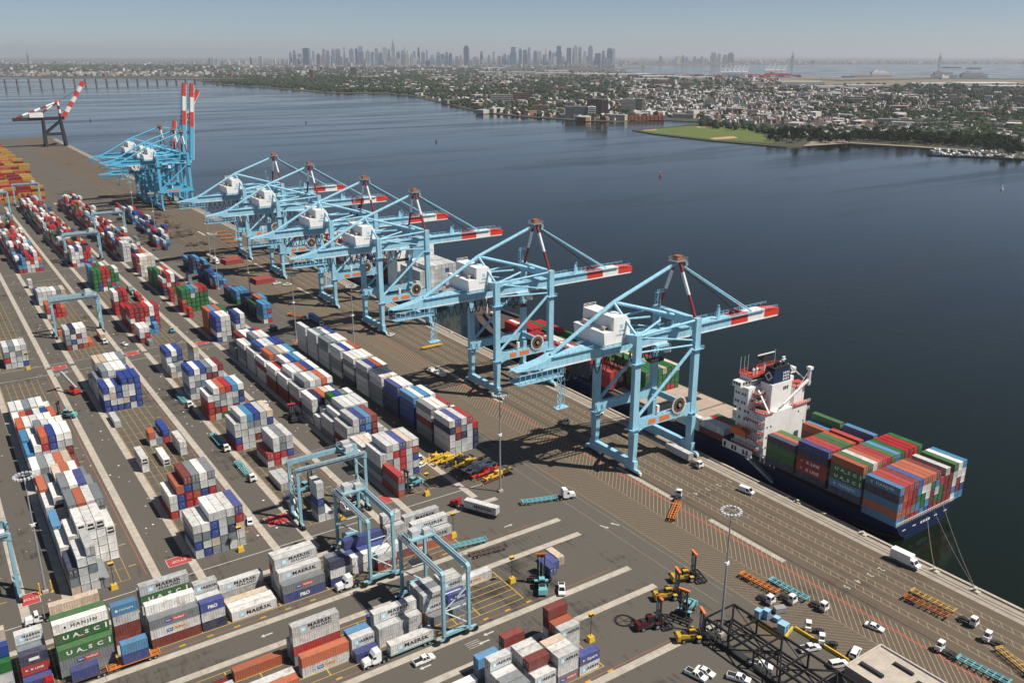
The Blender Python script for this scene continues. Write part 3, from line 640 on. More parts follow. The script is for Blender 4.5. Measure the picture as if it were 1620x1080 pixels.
    for dx in (-2.6,2.6):
        for dy in (-1,1): tr.bar((tx+dx,dy,36.6),(tx+dx,dy,42),.08)
    tr.build('trolley', [paint, M_white, M_glass, M_dark], t)
    f = MB()
    for i in range(14):
        x = -26+i*3.3
        if x > tx-4: break
        pts = [Vector((x+3.3*s, -2.9, 42.9-5.0*(1-(2*s-1)**2))) for s in (0,.15,.35,.5,.65,.85,1)]
        for p, q in zip(pts, pts[1:]): f.tube(p,q,.22,n=5,cap=False)
    f.build('festoon_cable', M_black, t)
    return t
crane0 = make_crane('nearest pale blue quay crane, beside the ship superstructure', M_crane)
crane0.location = (RAIL_L, 224.1, 0)
for y, lb in ((312.6,'second pale blue quay crane, over the bow of the large container ship'),(425.3,'third pale blue quay crane, beside the ship stacked with grey containers'),(488,'fourth pale blue quay crane, between the ones with lowered booms'),(575,'fifth pale blue quay crane, second farthest with its boom lowered'),(644,'farthest pale blue quay crane with its boom lowered over water')):
    clone(crane0, (RAIL_L, y, 0), 0, lb)
up = make_crane('nearest bright blue quay crane with its boom raised upright', M_crane2, 84, 'cranes with raised booms')
up.location = (RAIL_L, 901, 0)
clone(up, (RAIL_L, 929, 0), 0, 'middle bright blue quay crane with its boom raised upright')
up2 = make_crane('farthest bright blue quay crane, its boom leaning outward', M_crane2, 60, 'cranes with raised booms'); up2.location = (RAIL_L, 985, 0)
clone(up, (RAIL_L-2, 957, 0), 0, 'lower bright blue quay crane crowded behind the raised ones', scale=(.9,.9,.68))
def red_crane():
    t = thing('quay_crane', 'old dark quay crane with red and white boom at the far quay corner', 'crane', (RAIL_L-3, 1650, 0)); W = 30
    for x in (0, W):
        for y in (-9, 9): MB().bar((x,y,0),(x+(1.5 if x==0 else -3),y*.8,44), 4.6,4.0,3.2,3.0).build('leg', M_dark, t)
        MB().box(x-1,x+1,-10,10,2,5).build('sill_beam', M_dark, t)
    for y in (-8, 8):
        MB().bar((1,y,19),(W-1.5,y,19),3.4).build('portal_beam', M_dark, t); MB().bar((1,y,20),(W-2.5,y,40),2.4).build('diagonal_brace', M_dark, t)
    MB().box(-42,33,-5,5,41.5,46.5).build('main_girder', M_dark, t); MB().box(-18,2,-7,7,46.6,54).build('machinery_house', M_white, t)
    b0 = Vector((33,0,46)); e = Vector((70,0,101))
    for y in (-5,5):
        m = MB()
        for i in range(7): m.use(i%2); m.bar(b0.lerp(e,i/7)+Vector((0,y,0)), b0.lerp(e,(i+1)/7)+Vector((0,y,0)), 3.4, 5.0)
        m.build('boom', [M_redp, M_white], t)
    m = MB()
    for i in range(8): m.use(i%2); c = b0.lerp(e,(i+.5)/8); m.bar(c+Vector((0,-5,0)),c+Vector((0,5,0)),2.2)
    m.build('boom_lacing', [M_redp, M_white], t)
    ap = Vector((27,0,70))
    for y in (-6,6): striped_tube('mast_leg', t, (W-2,y,46), ap+Vector((0,y*.3,0)), 1.7, (0,1,0,1))
    MB().cbox(ap, (7,6,3.4)).build('apex_frame', M_redp, t)
    for y in (-4,4):
        striped_tube('backstay', t, (-36,y,46.6), ap, 1.5, (0,1,0,1,0,1,1)); striped_tube('backstay', t, (-8,y,47), ap, 1.4, (1,0,1,0))
    m = MB()
    for y in (-2,2): m.tube(ap, b0.lerp(e,.8)+Vector((0,y,0)), .25, n=5)
    m.build('forestay', M_dark, t)
red_crane()

# ------------------------------------------------------------------ rubber-tyred yard gantries (span along local x)
def make_rtg(label, trolley=.5, SP=22.9):
    t = thing('yard_gantry', label, 'gantry crane', group='rubber-tyred gantries over the stacks'); D = 3.7; Hh = 20.6
    for sx in (-1,1):
        x = sx*SP/2
        s = MB().box(x-.5,x+.5,-D-.4,D+.4,1.9,2.7); so_ = s.build('sill_beam', M_rtg, t)
        for sy in (-1,1):
            MB().bar((x,sy*D,2.7),(x,sy*D,Hh-2.2),.75,.95).build('leg', M_rtg, t)
            w = MB()
            for d in (-1.35,1.35): w.tube((x-.4,sy*D+d+sy*.6,.82),(x+.4,sy*D+d+sy*.6,.82),.82,n=14)
            w.use(1); w.box(x-.35,x+.35,sy*(D+.6)-1.6,sy*(D+.6)+1.6,.9,1.8); w.build('wheel_bogie', [M_black, M_rtg], t)
        b = MB(); b.tube((x,-D,14.2),(x,D,14.2),.16); b.tube((x,-D,3.2),(x,D,9.2),.2); b.tube((x,-D,9.2),(x,D,9.2),.16); b.tube((x,-D,14.2),(x,D,9.4),.16); b.build('side_brace', mat('pale_brace',(0.5,0.6,0.62),0.5), t)
    for sy in (-1,1):
        g = MB(); g.prism([(-SP/2-.6,Hh-2.4),(-SP/2+1.5,Hh-1.4),(SP/2-1.5,Hh-1.4),(SP/2+.6,Hh-2.4),(SP/2+.6,Hh-.4),(SP/2-.4,Hh+.1),(-SP/2+.4,Hh+.1),(-SP/2-.6,Hh-.4)], sy*D-.5, sy*D+.5)
        go = g.build('girder', M_rtg, t)
        h = MB(); yo = sy*(D+.95); h.box(-SP/2,SP/2,min(sy*(D+.5),yo),max(sy*(D+.5),yo),Hh-.45,Hh-.35); handrail(h,[(-SP/2,yo,Hh-.4),(SP/2,yo,Hh-.4)],step=2); h.build('walkway', M_steel, go)
        MB().box(-SP/2+.6,SP/2-.6,sy*D-.12,sy*D+.12,Hh+.1,Hh+.3).build('trolley_rail', M_steel, go)
    tx = -SP/2+3.5+(SP-7)*trolley
    k = MB().box(tx-2.2,tx+2.2,-D-.2,D+.2,Hh+.32,Hh+.8); k.use(1); k.box(tx-1.6,tx+.2,-2.6,-.6,Hh+.8,Hh+2.3); k.box(tx-1.2,tx+1.4,.6,2.8,Hh+.8,Hh+2.6); k.tube((tx-.5,-.2,Hh+1.5),(tx+1.6,-.2,Hh+1.5),.5,n=10)
    handrail(k,[(tx-2.2,-D,Hh+.8),(tx+2.2,-D,Hh+.8),(tx+2.2,D,Hh+.8),(tx-2.2,D,Hh+.8)],step=1.2); ko = k.build('trolley', [M_rtg, mat('pale_grey_machinery',(0.5,0.52,0.52),0.5,grime=.4,scale=1.5)], t)
    c = MB().box(tx+1.9,tx+3.6,-D+.8,-D+3.0,Hh-2.6,Hh-.1); c.use(1); c.box(tx+1.86,tx+3.64,-D+.76,-D+2.2,Hh-2.2,Hh-1.0); c.build('cabin', [M_white, M_glass], ko)
    s = MB().box(tx-1.2,tx+1.2,-3.0,3.0,Hh-7.4,Hh-6.9); s.use(1)
    for dx in (-1,1):
        for dy in (-1.6,1.6): s.bar((tx+dx,dy,Hh-6.9),(tx+dx*.8,dy,Hh+.4),.07)
    s.build('spreader', [M_dark, M_dark], t)
    p = MB().box(SP/2-.9,SP/2+.9,-2.0,2.0,2.72,4.6); p.build('power_unit', M_rtg, t)
    lad = MB(); x=-SP/2-.75
    for i in range(8): lad.bar((x,-2.8+(i%2)*2.4,2.8+i*2.1),(x,-.4-(i%2)*2.4,2.8+(i+1)*2.1),.32,.1)
    lad.build('stair', M_steel, t)
    return t
rtg0 = make_rtg('yard gantry standing over the front stacks of the third yard block', .95); rtg0.location = (95.3, 246.6, 0)
rt = [((92.0,212.8,R(90)),'yard gantry over cross rows, its shadow on the white sleeper truck',.45),((96.2,178.7,R(90)),'nearest yard gantry, over cross rows beside painted empty slots',.5),
 ((61.2,507,0),'lone yard gantry straddling a mostly empty stretch of second block',.1),((95.2,697,0),'yard gantry beyond the cross road at front of third block',.3),((129,780,0),'yard gantry beyond the cross road over fourth block',.6),((94,1006,0),'farthest yard gantry before the yellow stacks',.5),((-6.3,253.5,0),'yard gantry at left picture edge beside the stop panel',.4),((61.5,955,0),'distant yard gantry at left edge beyond the cross road',.4)]
for (x,y,rz), lb, tr in rt:
    clone(rtg0, (x,y,0), rz, lb)
# ------------------------------------------------------------------ ships
M_hull = mat('navy_hull', (0.010,0.022,0.075), 0.4, grime=0.3, scale=0.15, grime_rgb=(0.02,0.02,0.03)); M_hullr = mat('red_boot_topping', (0.22,0.03,0.02), 0.6, grime=.3)
M_deckr = mat('red_oxide_deck', (0.42,0.07,0.045), 0.7, grime=0.3, scale=0.5); M_hatch = mat('hatch_cover', (0.42,0.33,0.26), 0.8, grime=0.4, scale=0.2)
M_shipw = mat('ship_white', (0.80,0.79,0.76), 0.45, grime=0.1, scale=0.3); M_funnel = mat('funnel_navy', (0.012,0.03,0.085), 0.4)
def hull(name, parent, xc, hb, stations, hullmat=None, deck=None):
    # stations: (y, half breadth at deck, half breadth at waterline, deck z)
    m = MB(); rings = []
    for (y, bd, bw, zd) in stations:
        rings.append([(xc-bd,y,zd),(xc-(bd*.55+bw*.45),y,zd*.45+WZ*.55),(xc-bw,y,WZ+.6),(xc-bw*.96,y,WZ-2)])
    for a, b in zip(rings, rings[1:]):
        for j in range(3):
            m.use(1 if j == 2 else 0); m.poly([a[j],a[j+1],b[j+1],b[j]][::-1])
            mi = lambda p: (2*xc-p[0],p[1],p[2]); m.poly([mi(a[j]),mi(a[j+1]),mi(b[j+1]),mi(b[j])])
        m.use(2); m.poly([a[0],b[0],(2*xc-b[0][0],b[0][1],b[0][2]),(2*xc-a[0][0],a[0][1],a[0][2])][::-1])
    r = rings[0]; m.use(0); m.poly(r + [(2*xc-p[0],p[1],p[2]) for p in reversed(r)])
    return m.build(name, [hullmat or M_hull, M_hullr, deck or mat('ship_deck',(0.07,0.05,0.045),0.8)], parent)
def rail_loop(name, parent, pts, mt): m = MB(); handrail(m, pts, step=2); return m.build(name, mt, parent)
ship = thing('container_ship', 'large navy container ship moored stern-first at the near quay', 'ship', (252,134,WZ))
def S(m, name, mats, parent=None):
    o = m.build(name, mats, parent or ship); 
    if (parent or ship) is ship: o.location = (-252,-134,-WZ)
    return o
sh = hull('hull', ship, 252, 16.4, [(134,16.0,10.5,2.6),(142,16.4,14.5,2.6),(160,16.4,16.2,2.8),(186,16.4,16.3,3.2),(330,16.4,16.3,3.6),(352,16.2,13.0,4.2),(370,15.2,8.5,5.5),(385,12.5,4.5,7.0),(396,8.0,1.6,8.0),(404,1.0,.1,9.0)]); sh.location = (-252,-134,-WZ)
m = MB(); handrail(m,[(236,134.1,2.6),(268,134.1,2.6)],h=1.2,step=1.2); S(m,'stern_rail',M_white)
for zt, s, sz in ((0.9,'HANJIN',1.5),(-.7,'PANAMA',.9)):
    if s == 'PANAMA': continue
text_front('________', .1, M_inkw, sh, (252,133.95,.5)) if False else None
m = MB()
for x in (240.5,246,258,263.5): m.box(x-.9,x+.9,133.97,133.985,.2,.55)
for x in (250,251.4,252.8,254.2): m.box(x-.45,x+.45,133.97,133.985,-.2,.7)
S(m,'stern_lettering',M_inkw)
# hatch covers
for y in list(range(206,345,14)) + [147,161,173]:
    m = MB().box(238,266,y+.4,y+13.0,3.3,4.3); S(m,'hatch_cover',M_hatch)
# accommodation
M_shipw = mat('ship_white_weathered', (0.80,0.79,0.76), 0.45, runs=.25, rust=.12, grime=0.1, scale=0.3)
m = MB().box(239.2,262.2,190.5,204.0,3.0,20.2); acc = S(m,'accommodation_block',M_shipw)
m = MB().box(237.4,262.2,197.6,204.2,20.22,28.4); acc2 = S(m,'upper_accommodation',M_shipw)
m = MB().box(243.4,254.2,192.2,197.5,20.22,30.2); cas = S(m,'funnel_casing',M_shipw)
m = MB().box(256.4,262.0,192.2,197.5,20.22,26.4); S(m,'upper_accommodation',M_shipw)
m = MB().box(235.4,266.0,199.8,203.6,28.42,30.5); br = S(m,'bridge',M_shipw)
m = MB().box(239.6,258.4,198.4,204.0,30.52,32.0); S(m,'wheelhouse',M_shipw)
m = MB().box(239.0,259.0,198.0,204.4,32.02,32.25); ro = S(m,'wheelhouse_roof',M_deckr)
m = MB().prism([(244.2,30.22),(253.6,30.22),(253.3,35.0),(244.5,35.0)],192.6,197.0); fu = S(m,'funnel',M_funnel)
MB().box(244.7,253.1,192.8,196.8,35.02,36.0).build('funnel_top',M_black,fu)
m = MB(); m.tube((246.6,194.2,36.0),(246.6,194.2,37.4),.6); m.tube((249,195,36.0),(249,195,37.2),.8); m.tube((251.3,194.4,36.0),(251.3,194.4,37.0),.45); m.build('exhaust_pipe', M_black, fu)
m = MB()
for i in range(3):
    for j in range(4): m.box(249.4+j*.9,249.9+j*.9,192.55,192.59,30.8+i*1.2,31.6+i*1.2)
m.build('funnel_louvre', M_inkw, fu)
m = MB(); y0, y1, z0, z1 = 193.2, 196.2, 31.2, 34.4; x = 244.15
c = [(x,(y0+y1)/2,z0),(x,y1,(z0+z1)/2),(x,(y0+y1)/2,z1),(x,y0,(z0+z1)/2)]
for p, q in zip(c, c[1:]+c[:1]): m.bar(p,q,.4)
m.build('funnel_emblem', M_inkw, fu)
def windows(name, parent, pts, nrm, w=.8, h=1.0):
    m = MB()
    for (x,y,z) in pts:
        if nrm == 'x': m.box(x-.03,x,y-w/2,y+w/2,z-h/2,z+h/2)
        else: m.box(x-w/2,x+w/2,y-.03,y,z-h/2,z+h/2)
    return m.build(name, M_glass, parent)
for z in (8.5,12,15.5,18.6): windows('window_row', acc, [(239.18,y,z) for y in (198.5,200,202.5)], 'x')
for z in (22.4,25.6): windows('window_row', acc2, [(237.38,y,z) for y in (199,200.2,202,203.2)], 'x')
for z in (7,11,15): windows('window_row', acc, [(x,190.48,z) for x in (240.6,242.6)], 'y', .6, .8)
windows('window_row', acc, [(260.8,190.48,13),(257.5,190.48,17.5)], 'y', .6, .8); windows('window_row', cas, [(x,192.18,27.8) for x in (250,251,252)], 'y', .7, 1.4); windows('window_row', acc2, [(x,197.58,26.6) for x in (255,256.2,258.6,260)], 'y')
windows('window_row', br, [(235.38,y,29.7) for y in (200.4,201.6,202.8)], 'x'); windows('window_row', br, [(x,199.78,29.7) for x in (237,238.5,240,241.5,243,255,257,259,261,263,264.5)], 'y')
MB().box(239.8,258.2,198.36,198.39,30.9,31.7).build('window_row', M_glass, ro)
for z, x0, x1, y0, y1 in ((6.2,236.6,239.1,191.5,203),(9.6,237.2,239.1,190.6,199),(13,237.2,239.1,190.6,199),(16.6,237.2,239.1,190.6,199),(20.25,238.4,243.3,190.0,197.5),(20.25,254.3,263.0,189.9,192.1),(23.4,238.8,243.3,193.6,197.5),(26.2,239.6,243.3,194.6,197.5),(16.6,262.3,264.4,191,195.5),(26.45,256.5,264.4,191.6,197.4),(10.5,262.3,264.2,191,195.5)):
    m = MB().box(x0,x1,y0,y1,z,z+.18); d = S(m,'deck_platform',M_deckr)
    rm = MB(); handrail(rm,[(x0,y1,z+.2),(x0,y0,z+.2),(x1,y0,z+.2)],step=1.0); rm.build('handrail', M_white, d)
for z in (6.4,9.8,13.2,16.8):
    m = MB().bar((238.6,191.4,z),(238.6,195.6,z+3.3),.6,.15); S(m,'outside_stair',M_shipw)
m = MB().bar((241,190.4,20.4),(241,196.2,27.6),.7,.15); S(m,'outside_stair',M_shipw)
rm = MB(); handrail(rm,[(239.1,198.1,32.25),(258.9,198.1,32.25),(258.9,204.3,32.25),(239.1,204.3,32.25),(239.1,198.1,32.25)],step=1.0); rm.build('handrail', M_redp, ro)
m = MB().tube((248.4,200.6,32.2),(248.4,200.6,39),.3); m.bar((245.6,200.6,36.6),(251.2,200.6,36.6),.25); m.bar((243.6,200,39.2),(251.4,199,39.6),.35); m.use(1); m.cbox((248.4,200.8,37.6),(4.2,2.4,2.2)); m.build('radar_mast', [M_white, M_dark], ro)
m = MB()
for x in (241.4,243.2,256): m.tube((x,199.6,32.2),(x,199.6,34.2),.3); m.tube((x,199.6,34.2),(x,199.6,35.0),.6,.2)
for x,y in ((239.4,204),(241,203.6),(243.4,204),(257,203)): m.bar((x,y,32.3),(x,y,38.5),.08)
m.build('antenna', M_white, ro)
m = MB().tube((262.6,191.2,26.7),(262.6,191.2,33.0),.65); m.bar((262.6,191.2,29.0),(247.0,189.4,23.0),.7,.9,.4,.5); m.bar((262.6,191.2,32.9),(255,190.2,26.4),.12); m.cbox((262.6,191.2,33.3),(1.8,1.8,1.0)); S(m,'provision_crane',M_white)
m = MB().bar((256.5,196.6,34.6),(262.4,193.2,28.6),.55); m.tube((254.6,197.2,30.3),(254.6,197.2,37.4),.35); m.box(253.6,255.6,196.8,197.6,36.4,36.7); m.box(253.9,255.3,196.9,197.5,37.4,37.6); S(m,'signal_mast',M_white)
# lifeboat and gangway gear
lb = MB(); 
for i in range(8):
    pass
prof = [(-3.9,.9),(-3.2,.25),(-2,0),(2,0),(3.2,.25),(3.9,.9),(3.6,1.9),(2.4,2.7),(-2.4,2.7),(-3.6,1.9)]
lb.prism([(a,b) for a,b in prof],-1.25,1.25,'x'); lo = lb.build('lifeboat', mat('lifeboat_orange',(0.55,0.13,0.04),0.5), ship, (237.1-252,200-134,9.9-WZ)); MB().box(-.6,.6,-1.6,1.6,2.7,3.3).build('cockpit', mat('lifeboat_orange',(0.55,0.13,0.04),0.5), lo)
m = MB().box(235.65,236.1,192.5,206.4,3.2,6.1); bw_ = S(m,'side_bulwark',M_shipw); windows('window_row', bw_, [(235.63,y,4.6) for y in (194.6,196.2,200,201.4,205.2)], 'x', 1.0, 1.8)
m = MB().bar((235.4,195,3.4),(231.6,178.8,.5),1.0,.25); 
for s in (-.5,.5): m.bar((235.4+s,195,4.4),(231.6+s,178.8,1.5),.1)
S(m,'gangway',M_steel)
m = MB()
for y in (183.5,188.0):
    for dy in (-.9,.9): m.bar((236.6,y+dy,3.0),(236.6,y+dy,6.0),.35)
    m.bar((236.6,y-1.1,6.0),(236.6,y+1.1,6.0),.4)
S(m,'mooring_frame',M_white)
m = MB().box(250,254,386,390,8.1,9.3); m.tube((248,390,9),(248,390,17),.4); S(m,'foremast',M_white)
m = MB().bar((240,368,5.6),(247,392,8.6),.3,1.6); m.bar((264,368,5.6),(257,392,8.6),.3,1.6); S(m,'bow_bulwark',M_hull)
# deck cargo
SH = 'ship'
def sbay(y, cols, zb, L=F4, x0=236.0):
    for i, s in enumerate(cols):
        for t, ch in enumerate(s):
            if ch == 'x': ch = crng.choice('rrrmmoeeelbw')
            if ch != '.': add_c(x0+i*2.5, y, zb+t*2.68, L, 'y', ch, (SH, y, int(round((x0+i*2.5-235.5)/2.5)), t))
sbay(134.2,['lolnL','loroo'[:4]+'r','morrr','rsmmm','rlelb','leewo','blwwo','mmmeo','reglm','meer','mmmmw','rmmm','wlwe'[:3]+'ge','lmmww'[:4]+'w','lbwwl'],2.75,x0=235.6)
tops = 'o e w o r r e l e r r r e m m'.split()
sbay(147.6,['neHEEo'[:0]+'nLEEo','xxxee','xxxww','xxxoo','xxxmr','xxxrr','xxeee','xxxll','xxxee','xxrrr','xxxrr','xxxrr','xxxee'],4.35)
sbay(161.0,['nKKnn'[:4]+'b','xrrnr','xxxrr','xxxee','xxxee','xxxeo'],4.35); sbay(161.0,['xxrrK','xxrr'],4.35,x0=252.5); sbay(161.0,['xxxxl'],4.35,x0=260.5)
sbay(174.2,['neen','xxmo','xxxe'],4.35); sbay(174.2,['xxmo','xxxl','xxxee'],4.35,x0=255)
sbay(206.4,['mg','ng','nr','ee','w'],4.35); sbay(206.4,['ww','rr'],4.35,x0=254); sbay(219,['gw','m','w'],4.35)
sbay(258,['','','','neee','eeee','teee','seee','eeet','reee','reee','eeet'],4.35); sbay(272,['rrr','mmm','nt','rrm','rr','eeee','eeee','eert','rrre','lrrr','gg'],4.35)
sbay(286,['nnnr','mmtt','rrrm','rr','rroe','eee','eeet','rrre','rrr','rrro','eer'],4.35); sbay(300,['mmmr','nwww','rrrr','llr','rr','nnl','eeem','rrrt','eeer','lll','lll'],4.35)
sbay(314,['rrrr','rwww','rwww','rrr','l','eee','eeee','eer','oee','lle','ll'],4.35); sbay(328,['nnr','nmm','rrr','ee','eee','eeer','tee','rrr','mm'],4.35,x0=239); sbay(342,['rr','mrr','nnr','eer','eee','rrr','wrr','mm'],4.6,x0=241); sbay(356,['rr','ww','mr','ee','rr'],5.2,x0=245)

def simple_ship(name, label, xc, y0, y1, hb, hullm, deckz, group=None):
    t = thing(name, label, 'ship', (xc,y0,WZ), group=group); L = y1-y0
    h = hull('hull', t, xc, hb, [(y0,hb*.9,hb*.6,deckz),(y0+L*.06,hb,hb*.9,deckz),(y0+L*.7,hb,hb,deckz),(y0+L*.85,hb*.85,hb*.55,deckz+1.5),(y0+L*.95,hb*.45,hb*.15,deckz+3),(y1,.5,.1,deckz+4)], hullm); h.location = (-xc,-y0,-WZ); return t
s2 = simple_ship('container_ship', 'light blue container ship stacked high with grey and blue containers', 254, 452, 690, 16.2, mat('pale_blue_hull',(0.12,0.30,0.42),0.5,grime=.3), 4)
m = MB().box(-13,13,30,44,7.5,34); a2 = m.build('accommodation_block', M_shipw, s2); MB().box(-16,16,38,43,34.02,37).build('bridge', M_shipw, s2); MB().box(-4,4,26,30,7.5,36).build('funnel', mat('pale_blue_hull',(0.12,0.30,0.42),0.5), s2)
for y in (453.5,467):
    for i in range(12):
        n = [4,6,6,7,7,7,7,7,7,7,7,6][i]; s = ''.join(crng.choice('gggggwgrb' if t<2 else 'gggwggggb') for t in range(n))
        for t,ch in enumerate(s): add_c(239+i*2.5, y, 4.2+t*2.68, F4, 'y', ch, ('ship2', y, i, t))
for y in range(502,640,14):
    for i in range(12):
        for t in range(crng.choice([2,3,4,4,5])): add_c(239+i*2.5, y, 4.2+t*2.68, F4, 'y', crng.choice('ggwwmrrgtb'), ('ship2', y, i, t))
s3 = simple_ship('crane_barge', 'red dredging barge afloat behind the farthest lowered crane booms', 300, 640, 700, 10, mat('rust_red_hull',(0.30,0.06,0.04),0.7,grime=.4), 2)
MB().box(-6,6,8,20,5.5,12).build('deckhouse', M_shipw, s3); MB().bar((0,40,5.5),(2,20,40),1.4).build('dredge_boom', M_dark, s3); MB().bar((0,42,5.5),(0,42,30),1.2).build('spud', M_dark, s3)
s4 = simple_ship('tugboat', 'small white tugboat moored beneath the raised blue cranes', 236, 770, 800, 4.5, M_hull, 2)
MB().box(-3,3,12,20,5.5,9).build('deckhouse', M_shipw, s4); MB().box(-2,2,14,18,9.02,12).build('wheelhouse', M_shipw, s4); MB().tube((0,11,5.5),(0,11,11),.8).build('funnel', M_redp, s4)
# mooring lines
for i,(a,b) in enumerate((((262,134,2.4),(227.2,103.4,.7)),((257,134,1.8),(227.2,103.4,.7)),((253,134,1.4),(227.3,115.6,.7)))):
    a, b = Vector(a), Vector(b); m = MB(); p0 = a
    for j in range(1,11):
        s = j/10; q = a.lerp(b,s); q.z -= 1.0*math.sin(math.pi*s); m.tube(p0,q,.055,n=4,cap=False); p0 = q
    m.v = [(v[0]-b.x,v[1]-b.y,v[2]-b.z) for v in m.v]
    o = m.build('mooring_line', mat('mooring_rope',(0.36,0.34,0.30),0.8), None, b); tag(o, ('longest mooring rope from the ship stern to the outer bollard','middle mooring rope from the ship stern to the outer bollard','shortest mooring rope from the ship stern to the inner bollard')[i], 'rope', 'stern mooring ropes')
for i,(x,y) in enumerate(((227.2,103.4),(227.3,115.6),(228,88),(228,140),(228,165),(228,395))):
    t = thing('bollard', ['pale bollard holding two ropes at the quay edge','pale bollard holding one rope behind the box truck','yellow bollard at right picture edge','bollard on the quay beside the ship stern','bollard on the quay below the ship gangway','bollard at quay edge between second and third crane'][i], 'bollard', (x,y,.3), group='quay bollards')
    m = MB().tube((0,0,0),(0,0,.55),.35,.28,n=10).tube((0,0,.55),(0,0,.8),.5,.5,n=10); m.box(-.7,.7,-1.3,1.3,-.26,.02); m.build('bollard_post', M_yel if i==2 else mat('pale_bollard',(0.5,0.47,0.36),0.7), t)
# ------------------------------------------------------------------ loads carried by vehicles join the containers (x,y,z of min corner)
def load(x, y, z, L, ax, ch, label): c, dec = ALIAS.get(ch,(ch,None)); CONT.append(dict(x=x,y=y,z=z,L=L,ax=ax,c=c,dec=dec,where=None,label=label))
load(11.2,202.3,1.45,F2,'x','b','royal blue container on the trailer behind the red truck cab') 
load(22.6,202.1,1.45,F2,'x','b','lower of two blue containers on the orange chassis'); load(22.6,202.15,1.45+2.70,F2,'x','l','upper of two blue containers on the orange chassis')
load(10.6,234.0,1.45,F4,'x','t','brown tan container on the truck passing behind the tall green stack')
load(78.2,168.7,1.45,F4,'x','X','white container on the teal chassis behind the white sleeper truck')
load(218.3,206.5,1.45,F4,'y','g','grey container on the truck waiting under the nearest quay crane')
load(133.2,211.2,1.45,F4,'r','M','pale grey container trailing the red truck turning on open asphalt')
load(170.9,302.5,0.0,F4,'y','r','bright red container alone beside the apron row'); load(131.2,174.2,1.6,F2,'y','b','royal blue container held by the teal forklift handler'); load(135.2,178.2,0,F2,'y','b','royal blue container behind the forklift handler'); load(138,179.5,0,F2,'y','t','cream container standing behind the forklift handler')
load(102.2,582,1.45,F2,'y','g','pale grey container on a truck beside the green stack'); load(102.0,556,1.45,F4,'y','r','bright red container on a truck between red stacks'); load(68.0,483,1.45,F4,'y','t','cream container on a truck beside the lone gantry'); load(137.4,573,0,F2,'y','l','sky blue container alone beside the fourth block')
load(173.2,449,1.45,F4,'y','l','sky blue container on a truck in the crane shadow'); load(170.5,640,1.2,F4,'y','t','cream container on a truck near the farthest lowered crane')

def box_of(c):
    if c['ax'] == 'x': return (c['x'], c['x']+c['L'], c['y'], c['y']+CW)
    if c['ax'] == 'y': return (c['x'], c['x']+CW, c['y'], c['y']+c['L'])
    return (c['x'], c['x']+6, c['y'], c['y']+8)
grid = {}
for i, c in enumerate(CONT):
    c['b'] = box_of(c); b = c['b']
    for gx in range(int(b[0]//15), int(b[1]//15)+1):
        for gy in range(int(b[2]//15), int(b[3]//15)+1): grid.setdefault((gx,gy), []).append(i)
def covered(x, y, z, me):
    for j in grid.get((int(x//15), int(y//15)), ()):
        if j == me: continue
        b = CONT[j]['b']
        if b[0]-.2 <= x <= b[1]+.2 and b[2]-.2 <= y <= b[3]+.2 and CONT[j]['z']-.1 <= z <= CONT[j]['z']+CH+.2: return True
    return False
for i, c in enumerate(CONT):
    b = c['b']; cx, cy, cz = (b[0]+b[1])/2, (b[2]+b[3])/2, c['z']+CH/2; dx, dy = b[1]-b[0], b[3]-b[2]
    d2 = cx*cx+cy*cy+(CAM_H-cz)**2; d = math.sqrt(d2); s = 0; c['open'] = 0
    for k in (-.3,0,.3):
        if dx > dy: tops = (cx+k*dx, cy); 
        else: tops = (cx, cy+k*dy)
        if not covered(tops[0], tops[1], c['z']+CH+.3, i): s += dx*dy/3*(CAM_H-cz)/d; c['open'] += 1
        p = (tops[0] if dx > dy else cx, b[2]-.5)
        if not covered(p[0], p[1], cz, i): s += dx*CH/3*cy/d; c['open'] += 1
        p = (b[0]-.5, tops[1] if dy > dx else cy)
        if not covered(p[0], p[1], cz, i): s += dy*CH/3*max(cx,0)/d*.6; c['open'] += 1
    pr = proj((cx,cy,cz)); c['s'] = 0
    if pr and -10 < pr[0] < 1630 and -10 < pr[1] < 1090: c['s'] = s/d2
    if c['where'] is None and c['s'] > 0: c['s'] += 1e9
order = sorted(range(len(CONT)), key=lambda i: -CONT[i]['s']); SOLO = set(order[:300])
ORD = ['first','second','third','fourth','fifth','sixth','seventh','eighth','ninth','tenth','eleventh','twelfth','thirteenth','fourteenth','fifteenth','sixteenth','seventeenth','eighteenth','nineteenth','twentieth']
BLK = {-1:'leftmost yard block',0:'second yard block',1:'third yard block',2:'fourth yard block',3:'row beside apron',-2:'far left block','P':'rear cross block','Q':'middle cross block','R':'nearest cross block','ship':'near ship deck','ship2':'far ship deck'}
bays = {}
for c in CONT:
    if c['where']: bays.setdefault(c['where'][0], set()).add(c['where'][1])
bays = {k: sorted(v) for k, v in bays.items()}
def clabel(c):
    if c['where'] is None: return c['label']
    blk, by, i, t = c['where']; n = ORD[min(bays[blk].index(by), 19)]
    if blk in ('P','Q','R'): return f"{CNAME[c['c']]} container, {ORD[t]} tier, {ORD[i]} row back, {n} slot from left, {BLK[blk]}"
    return f"{CNAME[c['c']]} container, {ORD[t]} tier, {ORD[i]} column from left, {n} bay of {BLK[blk]}"
GRP = {-1:'containers in the yard blocks',0:'containers in the yard blocks',1:'containers in the yard blocks',2:'containers in the yard blocks',3:'containers in the row beside the apron','P':'containers in the cross blocks','Q':'containers in the cross blocks','R':'containers in the cross blocks','ship':'containers on the near ship','ship2':'containers on the far ship'}
seen = set(); rest = []
